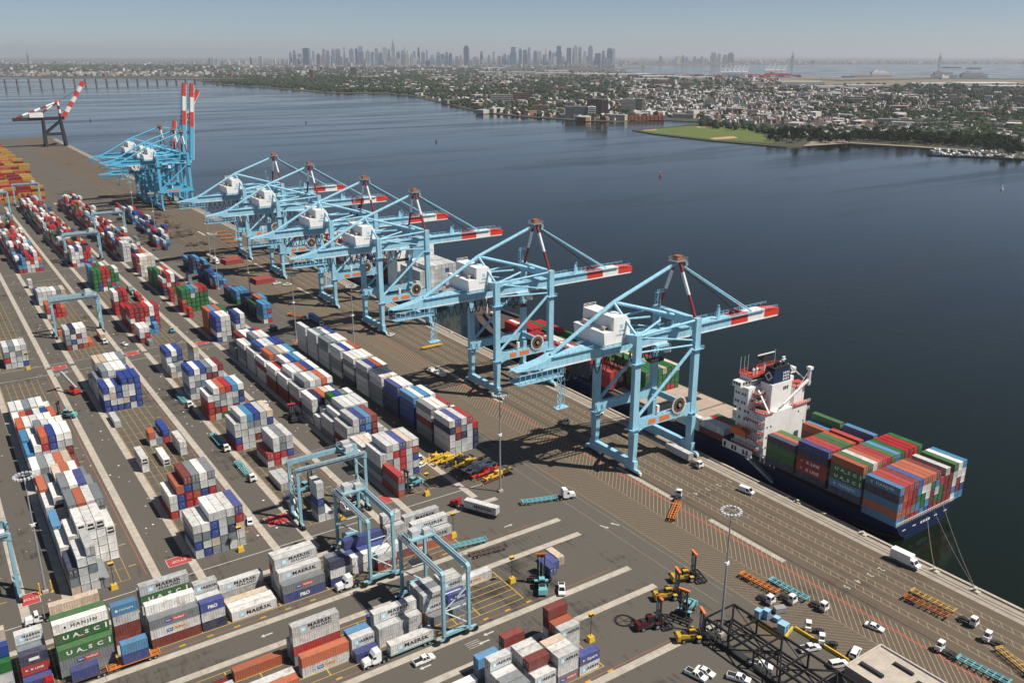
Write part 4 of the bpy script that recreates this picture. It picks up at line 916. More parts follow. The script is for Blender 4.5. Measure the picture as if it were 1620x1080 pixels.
for i, c in enumerate(CONT):
    if i not in SOLO:
        if c['open']: rest.append(c)
        continue
    b = c['b']; lab = clabel(c)
    rz = 0 if c['ax'] == 'x' else R(90); loc = ((b[0]+b[1])/2, (b[2]+b[3])/2, c['z'])
    if c['ax'] == 'r': rz = R(-63); loc = (136.0, 218.2, c['z'])
    flip = (i*7919) % 3 == 0 and c['c'] != 'W'
    t = thing('shipping_container', lab, 'container', loc, rz + (math.pi if flip else 0), GRP.get(c['where'][0] if c['where'] else None, 'containers on trucks or alone'))
    put('body', body_mesh(c['L'], c['c']), t)
    if c['c'] == 'W': put('refrigeration_unit', reefer_mesh(), t, (-c['L']/2+.02,0,0))
    else:
        dm = door_mesh(c['c']); put('door', dm, t, (-c['L']/2+.03,.01,0)); d2 = put('door', dm, t, (-c['L']/2+.03,-.01,0)); d2.scale = (1,-1,1)
    if c['dec']: decals(t, c['L'], c['dec'])
# the many farther containers, one object
import numpy as np
vs_, fs_, cols_ = [], [], []
rr = random.Random(9)
for c in rest:
    b = c['b']; z0, z1 = c['z'], c['z']+CH; k = len(vs_); base = CC[c['c']]; f = rr.uniform(.84,1.12); cl = tuple(min(1,x*f) for x in base); lt = tuple(min(1,x*f*1.05) for x in base)
    x0,x1,y0,y1 = b[0]+.03,b[1]-.03,b[2]+.03,b[3]-.03; e=.07; z1 -= .04
    # outer shell with recessed roof and ends
    P_ = [(x0,y0,z0),(x1,y0,z0),(x1,y1,z0),(x0,y1,z0),(x0,y0,z1),(x1,y0,z1),(x1,y1,z1),(x0,y1,z1),(x0+e,y0+e,z1),(x1-e,y0+e,z1),(x1-e,y1-e,z1),(x0+e,y1-e,z1),(x0+e,y0+e,z1-e),(x1-e,y0+e,z1-e),(x1-e,y1-e,z1-e),(x0+e,y1-e,z1-e),
          (x0+.12,y0,z0+.14),(x1-.12,y0,z0+.14),(x1-.12,y0,z1-.12),(x0+.12,y0,z1-.12),(x0+.12,y0+.06,z0+.14),(x1-.12,y0+.06,z0+.14),(x1-.12,y0+.06,z1-.12),(x0+.12,y0+.06,z1-.12)]
    vs_ += P_
    F_ = [(1,2,6,5),(2,3,7,6),(3,0,4,7),(4,5,9,8),(5,6,10,9),(6,7,11,10),(7,4,8,11),(8,9,13,12),(9,10,14,13),(10,11,15,14),(11,8,12,15),(12,13,14,15),(0,1,17,16),(1,5,18,17),(5,4,19,18),(4,0,16,19),(16,17,21,20),(17,18,22,21),(18,19,23,22),(19,16,20,23),(20,21,22,23)]
    fs_ += [tuple(k+j for j in q) for q in F_]; cols_ += [cl]*len(F_)
    if y1-y0 > x1-x0:    # lock rods and placard on the near end
        k = len(vs_); w = x1-x0
        for fx, fz0, fz1, fw in ((.25,.2,2.4,.035),(.42,.2,2.4,.035),(.6,.2,2.4,.035),(.77,.2,2.4,.035),(.66,1.5,1.95,.12)):
            xx = x0+fx*w; k = len(vs_); vs_ += [(xx-fw,y0+.03,z0+fz0),(xx+fw,y0+.03,z0+fz0),(xx+fw,y0+.03,z0+fz1),(xx-fw,y0+.03,z0+fz1)]; fs_.append((k,k+1,k+2,k+3)); cols_.append(tuple(.5*x+.2 for x in cl))
me = bpy.data.meshes.new('stacked_containers'); me.from_pydata(vs_, [], fs_)
at = me.attributes.new('tint', 'FLOAT_COLOR', 'FACE'); at.data.foreach_set('color', np.array([(*c,1) for c in cols_], dtype=np.float32).ravel())
me.materials.append(attr_mat('stacked_container_paint', .55, .22)); o = put('stacked_containers', me); o['kind'] = 'stuff'; o['label'] = 'farther shipping containers of many colours stacked across the yard and ships'; o['category'] = 'containers'
# yellow stacks at the far left, long sides toward the camera
vs_, fs_, cols_ = [], [], []
for row in range(30):
    y = 1035+row*22
    for i in range(20):
        x = -140+i*12.7 if row < 9 else -130+i*12.7
        if x > 132-abs(row-2)*.6: continue
        n = crng.choice([4,5,5,6])
        for t in range(n):
            cch = crng.choice('yyyyyymmro'); base = CC[cch]; f = rr.uniform(.85,1.1); z = t*TP; k = len(vs_)
            vs_ += [(x,y,z),(x+12.2,y,z),(x+12.2,y+7.6,z),(x,y+7.6,z),(x,y,z+2.68),(x+12.2,y,z+2.68),(x+12.2,y+7.6,z+2.68),(x,y+7.6,z+2.68)]
            F_ = [(4,5,6,7),(0,1,5,4),(1,2,6,5),(2,3,7,6),(3,0,4,7)]; fs_ += [tuple(k+j for j in q) for q in F_]; cols_ += [tuple(b*f for b in base)]*5
me = bpy.data.meshes.new('yellow_container_stacks'); me.from_pydata(vs_, [], fs_)
at = me.attributes.new('tint', 'FLOAT_COLOR', 'FACE'); at.data.foreach_set('color', np.array([(*c,1) for c in cols_], dtype=np.float32).ravel())
me.materials.append(attr_mat('yellow_stack_paint', .55, .25)); o = put('yellow_container_stacks', me); o['kind'] = 'stuff'; o['label'] = 'mass of yellow and maroon containers stacked at the far left'; o['category'] = 'containers'
print('containers', len(CONT), 'rest', len(rest))
# ------------------------------------------------------------------ vehicles (front toward local +x)
M_carw = mat('car_white', (0.78,0.78,0.77), 0.25, grime=0.06, spec=0.6); M_card = mat('car_dark', (0.03,0.032,0.035), 0.25, spec=0.6); M_truckred = mat('truck_red', (0.36,0.012,0.02), 0.3, spec=0.6)
M_lampc = mat('lamp_lens', (0.7,0.65,0.5), 0.2); M_tail = mat('tail_lens', (0.4,0.01,0.01), 0.3)
def wheels(t, xs, y, r=.34, w=.24, dual=False):
    for x in xs:
        for s in (-1,1):
            yy = s*y; m = MB().tube((x,yy-w/2,r),(x,yy+w/2,r),r,n=14); m.use(1); m.tube((x,yy+s*(w/2+.005),r),(x,yy+s*(w/2+.02),r),r*.55,n=10); m.build('wheel', [M_black, M_steel], t)
def car(label, kind, loc, rz, paint=None, group='cars and light trucks'):
    P_ = paint or M_carw; t = thing({'pickup':'pickup_truck','suv':'sport_utility_car','sedan':'sedan_car','van':'cargo_van'}[kind], label, 'car' if kind in ('sedan','suv') else ('van' if kind=='van' else 'pickup'), (*loc,0), rz, group)
    spec = {'pickup':(5.6,1.0,[(-2.8,.45),(2.8,.45),(2.85,.95),(1.55,1.12),(-2.8,1.12)],[(-.75,1.12),(1.6,1.12),(.75,1.82),(-.55,1.82)],.82),
            'suv':(4.9,1.0,[(-2.4,.4),(2.45,.4),(2.5,.9),(1.25,1.08),(-2.45,1.08)],[(-2.4,1.08),(1.3,1.08),(.55,1.78),(-2.2,1.78)],.84),
            'sedan':(4.8,.95,[(-2.4,.35),(2.4,.35),(2.4,.72),(1.1,.92),(-1.6,.95),(-2.4,.88)],[(-1.75,.93),(1.15,.9),(.35,1.42),(-1.05,1.42)],.8),
            'van':(5.4,1.0,[(-2.7,.4),(2.7,.4),(2.75,1.0),(1.9,1.2),(-2.7,1.2)],[(-2.7,1.2),(1.95,1.2),(1.2,2.1),(-2.62,2.1)],.92)}[kind]
    L, hw, body, cab, cw = spec
    m = MB().prism(body, -hw*.96, hw*.96); m.build('body', P_, t)
    m = MB(); k = len(cab); y0, y1 = hw*.92, cw
    ring = lambda s: [(a, s*(y0 if i<2 else y1*.9), z) for i,(a,z) in enumerate(cab)]
    a, b = ring(-1), ring(1); m.use(1); m.poly(a); m.poly(b[::-1]); m.poly([a[1],b[1],b[2],a[2]]); m.poly([a[3],b[3],b[0],a[0]]); m.use(0); m.poly([a[2],b[2],b[3],a[3]])
    # pillars
    for s in (-1,1):
        r_ = ring(s); 
        for i,j in ((1,2),(0,3)): m.bar(r_[i], r_[j], .1)
        mid0 = Vector(r_[0]).lerp(Vector(r_[1]),.5); mid1 = Vector(r_[3]).lerp(Vector(r_[2]),.5); m.bar(mid0, mid1, .12)
        if kind == 'van': m.poly([Vector(r_[0])+Vector((0,s*.02,0)), Vector(r_[0]).lerp(Vector(r_[1]),.68)+Vector((0,s*.02,0)), Vector(r_[3]).lerp(Vector(r_[2]),.7)+Vector((0,s*.02,0)), Vector(r_[3])+Vector((0,s*.02,0))][::s])
    m.build('cabin', [P_, M_glass], t)
    if kind == 'pickup': MB().box(-2.7,-.85,-.78,.78,1.121,1.13).build('load_bed', M_card, t); MB().box(-2.75,-.8,.78,.9,1.13,1.3).build('bed_side', P_, t); MB().box(-2.75,-.8,-.9,-.78,1.13,1.3).build('bed_side', P_, t)
    for s in (-1,1):
        MB().box(L/2-.05,L/2+.06,s*.62-.16,s*.62+.16,.62,.78).build('headlight', M_lampc, t); MB().box(-L/2-.03,-L/2+.02,s*.75-.1,s*.75+.1,.7,.88).build('tail_light', M_tail, t)
    wheels(t, (-L*.3, L*.31), hw*.86); return t
def yard_tractor(label, loc, rz, paint=None):
    t = thing('yard_tractor', label, 'tractor unit', (*loc,0), rz, 'white yard tractors'); P_ = paint or M_white
    MB().box(-2.4,2.5,-.55,.55,.7,1.05).build('frame', M_dark, t)
    m = MB().prism([(.9,1.05),(2.5,1.05),(2.5,1.9),(2.3,3.0),(.9,3.0)],-1.15,.55); m.use(1); m.box(2.32,2.53,-1.0,.4,1.95,2.75); m.box(.88,.9,-.95,.35,1.9,2.7); m.box(1.15,2.2,-1.17,-1.151,1.9,2.7); m.box(1.15,2.2,.551,.57,1.9,2.7); m.build('cab', [P_, M_glass], t)
    MB().box(.9,2.5,-1.2,1.2,.75,1.04).build('front_deck', P_, t); MB().box(1.0,2.4,.6,1.2,1.04,1.9).build('engine_hood', P_, t); MB().box(-1.6,-.4,-.6,.6,1.06,1.3).build('fifth_wheel', M_dark, t)
    wheels(t, (-1.5,1.7), 1.0, .5, .4); return t
def chassis(label, loc, rz, mt, L=12.4, cab=None):
    t = thing('container_chassis', label, 'trailer', (*loc,0), rz, 'skeletal container trailers')
    m = MB()
    for y in (-.5,.5): m.box(-L/2,L/2,y-.11,y+.11,.95,1.3)
    m.build('main_rail', mt, t)
    for i in range(8): x = -L/2+.4+i*(L-.8)/7; MB().box(x-.13,x+.13,-1.06,1.06,1.02,1.25).build('cross_member', mt, t)
    for x in (-L/2+.12, L/2-.12): MB().box(x-.12,x+.12,-1.22,1.22,1.26,1.55).build('end_bolster', mt, t)
    m = MB(); m.bar((-L/2+.3,-1.15,1.2),(L/2-.3,-1.15,1.2),.16); m.bar((-L/2+.3,1.15,1.2),(L/2-.3,1.15,1.2),.16); m.build('side_rail', mt, t)
    for s in (-.6,.6): MB().box(L*.22-.1,L*.22+.1,s-.1,s+.1,.0,1.0).build('landing_leg', M_dark, t)
    wheels(t, (-L/2+1.3,-L/2+2.6), .95, .5, .42); return t
def semi(label, loc, rz, paint, sleeper=True):
    t = thing('semi_truck_tractor', label, 'truck', (*loc,0), rz, 'road trucks')
    MB().box(-3.4,3.2,-.45,.45,.75,1.1).build('frame', M_dark, t)
    m = MB().prism([(1.5,.9),(3.5,.8),(3.55,1.6),(3.3,1.95),(1.5,2.15)],-1.0,1.0); m.build('hood', paint, t)
    m = MB().prism([(-1.0 if sleeper else .2,1.0),(1.5,1.0),(1.52,2.2),(1.1,3.0),(.5,3.75 if sleeper else 3.0),(-1.0 if sleeper else .2,3.9 if sleeper else 3.0)],-1.2,1.2); m.use(1)
    m.poly([(1.54,-1.0,2.25),(1.54,1.0,2.25),(1.14,.95,2.95),(1.14,-.95,2.95)])
    for s in (-1,1): m.box(.35,1.25,s*1.201-.01,s*1.201+.01,2.1,2.8)
    m.build('cab', [paint, M_glass], t)
    MB().box(3.5,3.7,-1.15,1.15,.5,.95).build('bumper', M_steel, t)
    for s in (-1,1):
        MB().tube((-1.1,s*1.0,1.2),(-1.1,s*1.0,4.0),.1).build('exhaust_stack', M_steel, t); MB().tube((-.6,s*.95,.75),(1.1,s*.95,.75),.33,n=10).build('fuel_tank', M_steel, t); MB().box(3.45,3.58,s*.75-.2,s*.75+.2,1.05,1.35).build('headlight', M_lampc, t)
    wheels(t, (-2.9,-1.65), .95, .5, .44); wheels(t, (2.6,), 1.0, .5, .32); return t
def box_truck(label, loc, rz):
    t = thing('box_truck', label, 'truck', (*loc,0), rz, 'road trucks'); MB().box(-4.2,4.2,-.5,.5,.6,1.0).build('frame', M_dark, t)
    MB().box(-4.3,2.0,-1.25,1.25,1.05,3.9).build('cargo_box', M_white, t)
    m = MB().prism([(2.1,.9),(4.4,.8),(4.4,1.5),(3.5,1.75),(3.0,2.7),(2.1,2.75)],-1.05,1.05); m.use(1); m.poly([(3.53,-.9,1.8),(3.53,.9,1.8),(3.05,.85,2.65),(3.05,-.85,2.65)]); m.box(2.3,3.1,-1.07,-1.051,1.7,2.45); m.box(2.3,3.1,1.051,1.07,1.7,2.45); m.build('cab', [M_carw, M_glass], t)
    wheels(t, (-2.8,3.5), 1.0, .48, .36); return t
def handler(label, loc, rz, paint, top=None, mast_h=8.5):
    t = thing('container_handler', label, 'forklift', (*loc,0), rz, 'tall-mast container handlers')
    MB().box(-3.3,2.2,-1.15,1.15,.7,1.35).build('chassis', M_dark, t); m = MB().prism([(-3.2,1.36),(-.4,1.36),(-.8,2.1),(-2.4,2.5),(-3.2,2.3)],-1.05,1.05); m.build('body', paint, t); MB().box(-2.6,-1.2,-.7,.7,2.5,2.8).build('engine_grille', M_dark, t); [MB().box(1.0,2.1,s*1.45-.5,s*1.45+.5,1.75,1.9).build('mudguard', paint, t) for s in (-1,1)]
    MB().prism([(-4.1,.8),(-3.2,.8),(-3.2,2.3),(-3.9,2.2)],-1.3,1.3).build('counterweight', paint, t)
    m = MB().box(-.9,.7,-.8,.8,1.95,3.7); m.use(1); m.box(-.94,.74,-.84,.84,2.5,3.4); m.build('cabin', [paint, M_glass], t)
    for s in (-1,1):
        MB().box(2.3,2.8,s*.95-.14,s*.95+.14,.3,mast_h).build('mast_rail', M_dark, t); MB().tube((2.2,s*.5,.8),(2.2,s*.5,mast_h-1),.09).build('lift_cylinder', M_steel, t)
    m = MB(); 
    for z in (2,4.5,mast_h-.5): m.box(2.35,2.75,-.85,.85,z,z+.25)
    m.build('mast_cross_beam', M_dark, t); MB().box(2.25,2.95,-1.6,1.6,mast_h,mast_h+.35).build('mast_head', top or M_orsign, t)
    m = MB(); [m.box(2.9,5.6,y-.16,y+.16,.5,.9) for y in (-3,-1,1,3)]; [m.box(x-.18,x+.18,-3.1,3.1,.55,1.0) for x in (3.0,4.2,5.5)]; m.box(2.9,3.3,-1.2,1.2,.4,2.6); m.build('side_spreader', M_dark, t)
    m = MB()
    for s in (-1,1): m.bar((3.3,s*2.6,1.3),(4.3,s*2.6,1.3),.2); m.bar((3.3,s*1.2,1.1),(4.2,s*1.2,.9),.2)
    m.build('lift_arm', M_dark, t)
    wheels(t, (1.5,), 1.45, .85, .8); wheels(t, (-2.4,), 1.1, .65, .5); return t
W_ = R(-90); E_ = R(90); lr0 = random.Random(33)
# cars
for a in (('white pickup driving left on the lane before the nearest gantry','pickup',(84.6,163.6),R(0)),('white pickup with open door beside the teal forklift handler','pickup',(131.2,168.6),R(235)),
 ('white pickup nearest the yellow barrier beside the black truss','pickup',(167.4,112.9),R(-20)),('white station wagon parked outside the yellow barrier','suv',(175.4,105.3),R(20)),('white sport utility car between barrier and building roof','suv',(168.2,105.0),R(-20)),
 ('white pickup half hidden behind the black truss','pickup',(152.2,115.4),R(-60)),('white pickup parked in front row below the truss','pickup',(144.0,115.2),R(-60)),('white sedan second from left parked below the truss','sedan',(139.2,121.4),R(-75)),('leftmost white pickup parked below the truss','pickup',(136.4,121.8),R(-75)),
 ('silver white sedan driving along the red apron line','sedan',(188.8,109.0),R(-75)),('white sedan parked beside the front stack of second block','sedan',(71.3,255.2),R(75)),('small white car on the lane between second and third blocks','sedan',(76.9,471.4),R(-70)),
 ('white pickup behind the stacks near the red container','pickup',(138.4,265.0),R(80)),('white sedan beside the front of fourth block','sedan',(136.8,260.4),R(20)),('upper of two white cars parked beside third block','sedan',(108.4,352.5),R(10)),('lower of two white cars parked beside third block','sedan',(107.8,348.6),R(10)),
 ('dark car beside the third crane landside leg','sedan',(191.0,416.0),R(-40)),('pale car beside the third crane landside wheels','sedan',(198.6,408.2),R(30)),('white pickup on the apron beside the red hatch covers','pickup',(187.0,551),R(10)),('second white pickup on the apron near the fifth crane','pickup',(191.6,543.4),R(-15)),('dark car in the shade of second crane','sedan',(183,425),R(-80))):
    car(*a[:4], paint=M_card if a[0].startswith('dark') else None)
car('white cargo van on the quay beside the ship','van',(219.2,179.6),R(-80)); 
# tractors and chassis
for a in (('yard tractor coupled to the orange chassis crossing the hatched apron',(196.0,189.4),R(35)),('leftmost of three yard tractors beside the light mast',(174.6,133.2),R(-85)),('yard tractor at the front of the orange chassis beside the light mast',(179.8,130.0),R(-85)),('yard tractor at the front of the teal chassis beside the light mast',(184.2,123.0),R(-85)),
 ('yard tractor beside the blue cabins',(174.4,116.8),R(130)),('yard tractor along the yellow barrier',(172.8,111.4),R(130)),('yard tractor pulling the pair of rusty chassis',(211.2,96.6),R(-85)),('bare yard tractor on the lane at right edge',(208.2,88.0),R(100)),('yard tractor towing the teal chassis toward bottom right corner',(194.4,92.6),R(95)),
 ('yard tractor pulling the upper teal chassis beside third block',(82.0,366.6),W_),('yard tractor pulling the middle teal chassis beside third block',(81.6,314.2),W_),('yard tractor pulling the lower teal chassis beside third block',(81.6,284.4),W_),('truck tractor in front of the cream container beside lone gantry',(69.2,480.0),W_),('teal tractor beside the red stacks of third block',(103.2,481),W_),
 ('yard tractor under the nearest crane waiting with grey container',(219.5,203.6),W_),('yard tractor pulling the orange chassis near third crane',(171.2,462.8),W_),('yard tractor ahead of the sky blue container in shade',(174.4,446.5),W_),('yard tractor ahead of the red container beside apron row',(172.2,299.6),W_),
 ('yard tractor shaded beside second crane near the ship',(203,262),R(-80)),('yard tractor in the shade of second crane back leg',(221.5,262.5),W_)):
    yard_tractor(*a, paint=M_tealch if a[0].startswith('teal') else None)
for a in (('orange chassis crossing the hatched apron',(188.6,183.0),R(35),M_org),('orange chassis parked beside the light mast',(179.2,139.4),R(-85),M_org),('teal chassis parked beside the light mast',(183.6,132.6),R(-87),M_tealch),('rust brown chassis of the parked pair on the lanes',(208.0,106.4),R(-86),M_rust),('ochre chassis of the parked pair on the lanes',(211.8,106.8),R(-88),mat('ochre_paint',(0.5,0.32,0.1),.6,grime=.3,scale=1)),
 ('teal chassis at bottom right corner',(195.2,83.6),R(95),M_tealch),('ochre chassis cut by the right picture edge',(204.5,80.2),R(70),mat('ochre_paint',(0.5,0.32,0.1))),('long teal chassis towed by the white truck on open asphalt',(156.2,214.0),R(-18),M_tealch),('teal chassis left of the brown one near painted slots',(121.8,203.8),R(-10),M_tealch),('dark brown chassis standing alone near painted slots',(124.8,196.8),R(-8),M_brownch),
 ('upper teal chassis on the lane beside third block',(81.2,375.4),W_,M_tealch),('middle teal chassis on the lane beside third block',(81.2,323.6),W_,M_tealch),('lower teal chassis on the lane beside third block',(81.4,293.6),W_,M_tealch),('orange chassis under the stack of two blue containers',(25.0,203.3),R(180),M_org),('dark chassis behind the red truck cab',(13.2,203.5),R(180),M_brownch),
 ('teal chassis under the white container near the sleeper truck',(84.2,169.9),R(180),M_tealch),('dark chassis under the tan container behind green stack',(16.7,235.2),R(180),M_brownch),('chassis under the grey container below the nearest crane',(219.5,212.6),W_,M_brownch),('dark chassis under the container of the turning red truck',(136.0,218.2),R(117),M_brownch),
 ('orange chassis near the third crane',(169.4,470.5),R(-70),M_org),('chassis under the sky blue container in crane shadow',(174.4,455),W_,M_brownch),('yellow spreader beam lying on the apron between cranes',(206.8,378),R(2),M_yel),('chassis under the cream container beside the lone gantry',(69.2,489),W_,M_brownch),('chassis under the bright red container between red stacks',(103.2,562),W_,M_brownch),('chassis under the pale grey container beside green stack',(103.4,585),W_,M_brownch)):
    chassis(*a)
tr0 = chassis('parked trailer in the crowd before the raised blue cranes',(150,706),R(20),M_brownch)
for i in range(46):
    x_, y_ = lr0.uniform(146,190), lr0.uniform(706,880)
    c_ = clone(tr0,(x_,y_,0),R(lr0.choice([10,15,80,95])+lr0.uniform(-5,5)),'parked trailer in the crowd before the raised blue cranes','trailers parked before the raised cranes')
tr0['group'] = 'trailers parked before the raised cranes'
for i in range(4): chassis(f"{['nearest','second','third','farthest'][i]} orange trailer in the parked row near the raised cranes", (206+i*1.0,700+i*16), R(-4), M_org)
semi('white sleeper truck pulling the white container on the middle lane',(74.6,169.9),R(180),M_white); semi('white sleeper truck under the cross row gantry shadow',(82.4,203.9),R(180),M_white); semi('red truck cab at the bottom left picture edge',(6.4,203.6),R(180),M_truckred); semi('white day cab truck with the tan container',(8.2,235.2),R(180),M_white,False); semi('dark red truck turning on open asphalt',(132.6,226.0),R(117),M_truckred,False); semi('white truck towing the long teal chassis',(165.0,211.2),R(-18),M_white)
semi('white truck parked behind the cross row stacks',(119.6,218),R(200),M_white); semi('teal truck beside the green stack',(103.4,577.4),W_,M_tealch,False); semi('red truck beside the red stacks',(103.2,552),W_,M_redp,False); semi('white truck cab near the gantry legs of third block',(99.6,244.6),R(-70),M_white)
box_truck('white box truck driving on the quay behind the ship stern',(223.4,122.6),R(-88)); box_truck('cream box truck near the farthest lowered crane',(172,633),W_)
for i in range(3):
    t = box_truck(f"{['upper','middle','lower'][i]} white trailer in the crane shadow on the apron",(188.6,344.5-i*2.9),R(-8)) if False else None
t = thing('flat_trailer','white trailer parked in the shadow beside the apron row','trailer',(188.6,341.5,0),R(-82),'skeletal container trailers'); MB().box(-6,6,-1.25,1.25,1.1,1.4).build('deck',M_white,t); [MB().box(-4.6+i*4.2,-2.4+i*4.2,-1.2,1.2,1.41,2.6).build('crate',M_white,t) for i in range(3)]; wheels(t,(-4.8,-3.5),.95,.5,.4)
# handlers
M_hy = mat('handler_yellow',(0.60,0.36,0.03),.5,grime=.3,scale=1.2)
for a in (('rear yellow container handler beside the light mast',(163.6,153.2),R(-20),M_hy),('front yellow container handler beside the light mast',(153.4,149.4),R(-20),M_hy),('dark maroon container handler in the handler group',(140.4,142.6),R(-15),mat('handler_maroon',(0.08,0.01,0.02),.5)),('yellow container handler next to the black truss',(145.6,132.6),R(-25),M_hy),('teal container handler behind the yellow ones',(153.0,141.6),R(-160),M_tealch)): handler(*a)
handler('teal container handler lifting the blue container',(127.2,172.6),R(60),M_tealch,M_rust,9.5); handler('teal container handler beside the orange stack',(126.2,247.8),R(190),M_tealch,M_dark,7); handler('teal container handler under the third block gantry',(94.0,265.6),R(20),M_tealch,M_dark,9); handler('teal container handler beside leftmost block',(36.4,382.6),R(150),M_tealch,M_dark,7); handler('dark container handler at the front of fourth block lane',(113.4,327.8),R(80),M_card,M_redp,6)
def reach_stacker():
    t = thing('reach_stacker','red reach stacker reaching over leftmost block','reach stacker',(43.3,411.6,0),R(115)); M_r = M_redp
    MB().prism([(-3.6,.8),(3.0,.8),(3.0,1.5),(-1,1.8),(-3.8,2.4)],-1.5,1.5).build('body',M_r,t); m = MB().box(-1.2,.8,-.7,.7,1.8,3.6); m.use(1); m.box(-1.24,.84,-.74,.74,2.4,3.3); m.build('cabin',[M_r,M_glass],t); MB().bar((-3.2,0,3.2),(6.5,0,9.0),.8).build('boom',M_steel,t); MB().box(6,7,-3,3,7.6,8.4).build('spreader',M_steel,t); wheels(t,(2.2,),1.6,.9,.8); wheels(t,(-2.8,),1.3,.8,.6)
reach_stacker()
# ------------------------------------------------------------------ light masts and lamps
def light_mast(label, loc, h=36):
    t = thing('light_mast', label, 'light mast', (*loc,0), 0, 'tall ring light masts')
    MB().box(-.8,.8,-.8,.8,0,.8).build('base', M_conc, t); MB().tube((0,0,.8),(0,0,h),.36,.16,n=10).build('pole', M_steel, t)
    m = MB(); n = 20
    for i in range(n):
        a, b = 2*math.pi*i/n, 2*math.pi*(i+1)/n; m.bar((2.1*math.cos(a),2.1*math.sin(a),h),(2.1*math.cos(b),2.1*math.sin(b),h),.14)
    for i in range(4): a = math.pi*i/2; m.bar((0,0,h),(2.1*math.cos(a),2.1*math.sin(a),h),.12)
    m.build('lamp_ring', M_steel, t)
    lm = None
    for i in range(16):
        a = 2*math.pi*i/16
        if lm is None: lm = MB().prism([(-.25,-.35),(.35,-.45),(.42,.15),(-.25,.2)],-.26,.26).mesh('floodlight', mat('floodlight_grey',(0.56,0.57,0.57),.5))
        put('floodlight', lm, t, (2.3*math.cos(a),2.3*math.sin(a),h), a)
    m = MB(); m.box(-.5,.5,-.45,.45,h*.58,h*.58+.7); m.bar((-.9,0,h*.6),(.9,0,h*.6),.12); m.build('junction_box', M_white, t); return t
lm0 = light_mast('nearest light mast rising above the black truss', (153.6,129.9))
for (x,y,lb) in ((149.6,227.8,'light mast beside the spreader racks'),(11.3,249.4,'light mast between yellow posts at the left'),(153,427,'light mast behind the apron row, near the red panel'),(168.4,388,'light mast before the third crane'),(151.5,559,'light mast among the blue stacks'),(155,505,'light mast beside the lower blue stacks'),(170,640,'light mast near the farthest lowered crane'),(160,760,'light mast beyond the cross road on the apron'),(168,880,'light mast before the raised blue cranes')): clone(lm0,(x,y,0),0,lb)
def lamp(label, loc, h=7.5):
    t = thing('floodlight_post', label, 'lamp post', (*loc,0), 0, 'lamp posts on yellow blocks'); m = MB().hexa([(-.95,-.8,0),(.95,-.8,0),(.95,.8,0),(-.95,.8,0),(-.75,-.65,1.5),(.75,-.65,1.5),(.75,.65,1.5),(-.75,.65,1.5)]); m.build('ballast_block', M_yel, t)
    MB().tube((0,0,1.5),(0,0,h),.09).build('pole', M_dark, t); m = MB().box(-.7,.7,-.25,.25,h,h+.75); m.use(1); m.box(-.75,.75,-.5,.5,h+.75,h+.85); m.build('lamp_head', [M_dark, M_yel], t)
for x,y,lb in ((124,146.9,'lamp post on yellow block beside the nearest cross block'),(122.2,180.2,'lamp post on yellow block beside the painted empty slots'),(127.4,239.6,'lamp post on yellow block at the end of fourth block'),(96.7,240.2,'lamp post on yellow block under the third block gantry'),(63.4,240.0,'lamp post on yellow block before the second block front stack'),(27.6,240.4,'lamp post on yellow block before the leftmost block'),(121.0,211.0,'lamp post on yellow block near the teal chassis'),(31,458,'lamp post on yellow block at the cross road')): lamp(lb,(x,y))
for x,y,lb in ((9.9,248.9,'left yellow guard post beside the light mast'),(12.8,248.7,'right yellow guard post beside the light mast')): o = MB().tube((0,0,0),(0,0,3.6),.22,n=10).tube((0,0,3.6),(0,0,3.75),.22,.05,n=10).tube((0,0,0),(0,0,.12),.5,n=8).build('guard_post',M_yel,None,(x,y,0)); tag(o,lb,'bollard','yellow guard posts')
# ------------------------------------------------------------------ spreader racks by the second mast
def spreader(label, loc, rz, mt, zz):
    t = thing('container_spreader', label, 'spreader', (*loc,zz), rz, 'crane spreaders on the storage racks')
    m = MB()
    for y in (-.8,.8): m.box(-4,4,y-.2,y+.2,0,.6)
    for x in (-3,-1,1,3): m.box(x-.15,x+.15,-.6,.6,.1,.5)
    m.build('spreader_frame', mt, t); MB().box(-6,-4,-.35,.35,.1,.5).build('telescopic_arm',mt,t); MB().box(4,6,-.35,.35,.1,.5).build('telescopic_arm',mt,t)
    for x in (-6.1,6.1): MB().box(x-.2,x+.2,-1.2,1.2,0,.5).build('end_beam',mt,t)
    m = MB().box(-1.2,1.2,-1.0,1.0,.6,1.5); m.tube((-1,-.9,1.5),(-1,-.9,2),.25); m.tube((1,.9,1.5),(1,.9,2),.25); m.build('head_block',mt,t)
for i,(x,y,mt,c) in enumerate(((146.6,258.2,M_yel,'rear yellow'),(149.2,255.0,M_card,'dark'),(151.4,251.2,M_yel,'middle yellow'),(152.4,247.8,M_white,'rear white'),(153.0,244.6,M_white,'front white'),(152.2,241.4,M_redp,'red'),(155.2,237.4,M_yel,'front yellow'),(143.2,261.6,M_yel,'farthest yellow'))): spreader(f'{c} container spreader stored beside the light mast',(x,y),R(8),mt,1.0)
for i,(x,y) in enumerate(((147,250),(150.5,243))):
    t = thing('storage_rack',['rear storage rack under the spreaders','front storage rack under the spreaders'][i],'rack',(x,y,0),R(8),'spreader racks'); m = MB()
    for k in range(5): m.box(-5,5,-8+k*4,-7.7+k*4,.7,.98)
    m.build('rack_beam',M_maroon if i else M_dark,t)
    for k in range(5):
        for s in (-4.8,4.8): MB().box(s-.15,s+.15,-8+k*4,-7.7+k*4,0,.69).build('rack_leg',M_yel,t)
for i in range(7): o = MB().box(-.18,.18,-.18,.18,0,2.6).tube((0,0,2.6),(0,0,2.7),.25,n=8).build('guard_post',M_yel,None,(141.2+i*1.7,263-i*3.6,0)); tag(o,f'{ORD[i]} yellow guard post from rear along the spreader racks','bollard','guard posts along the racks')
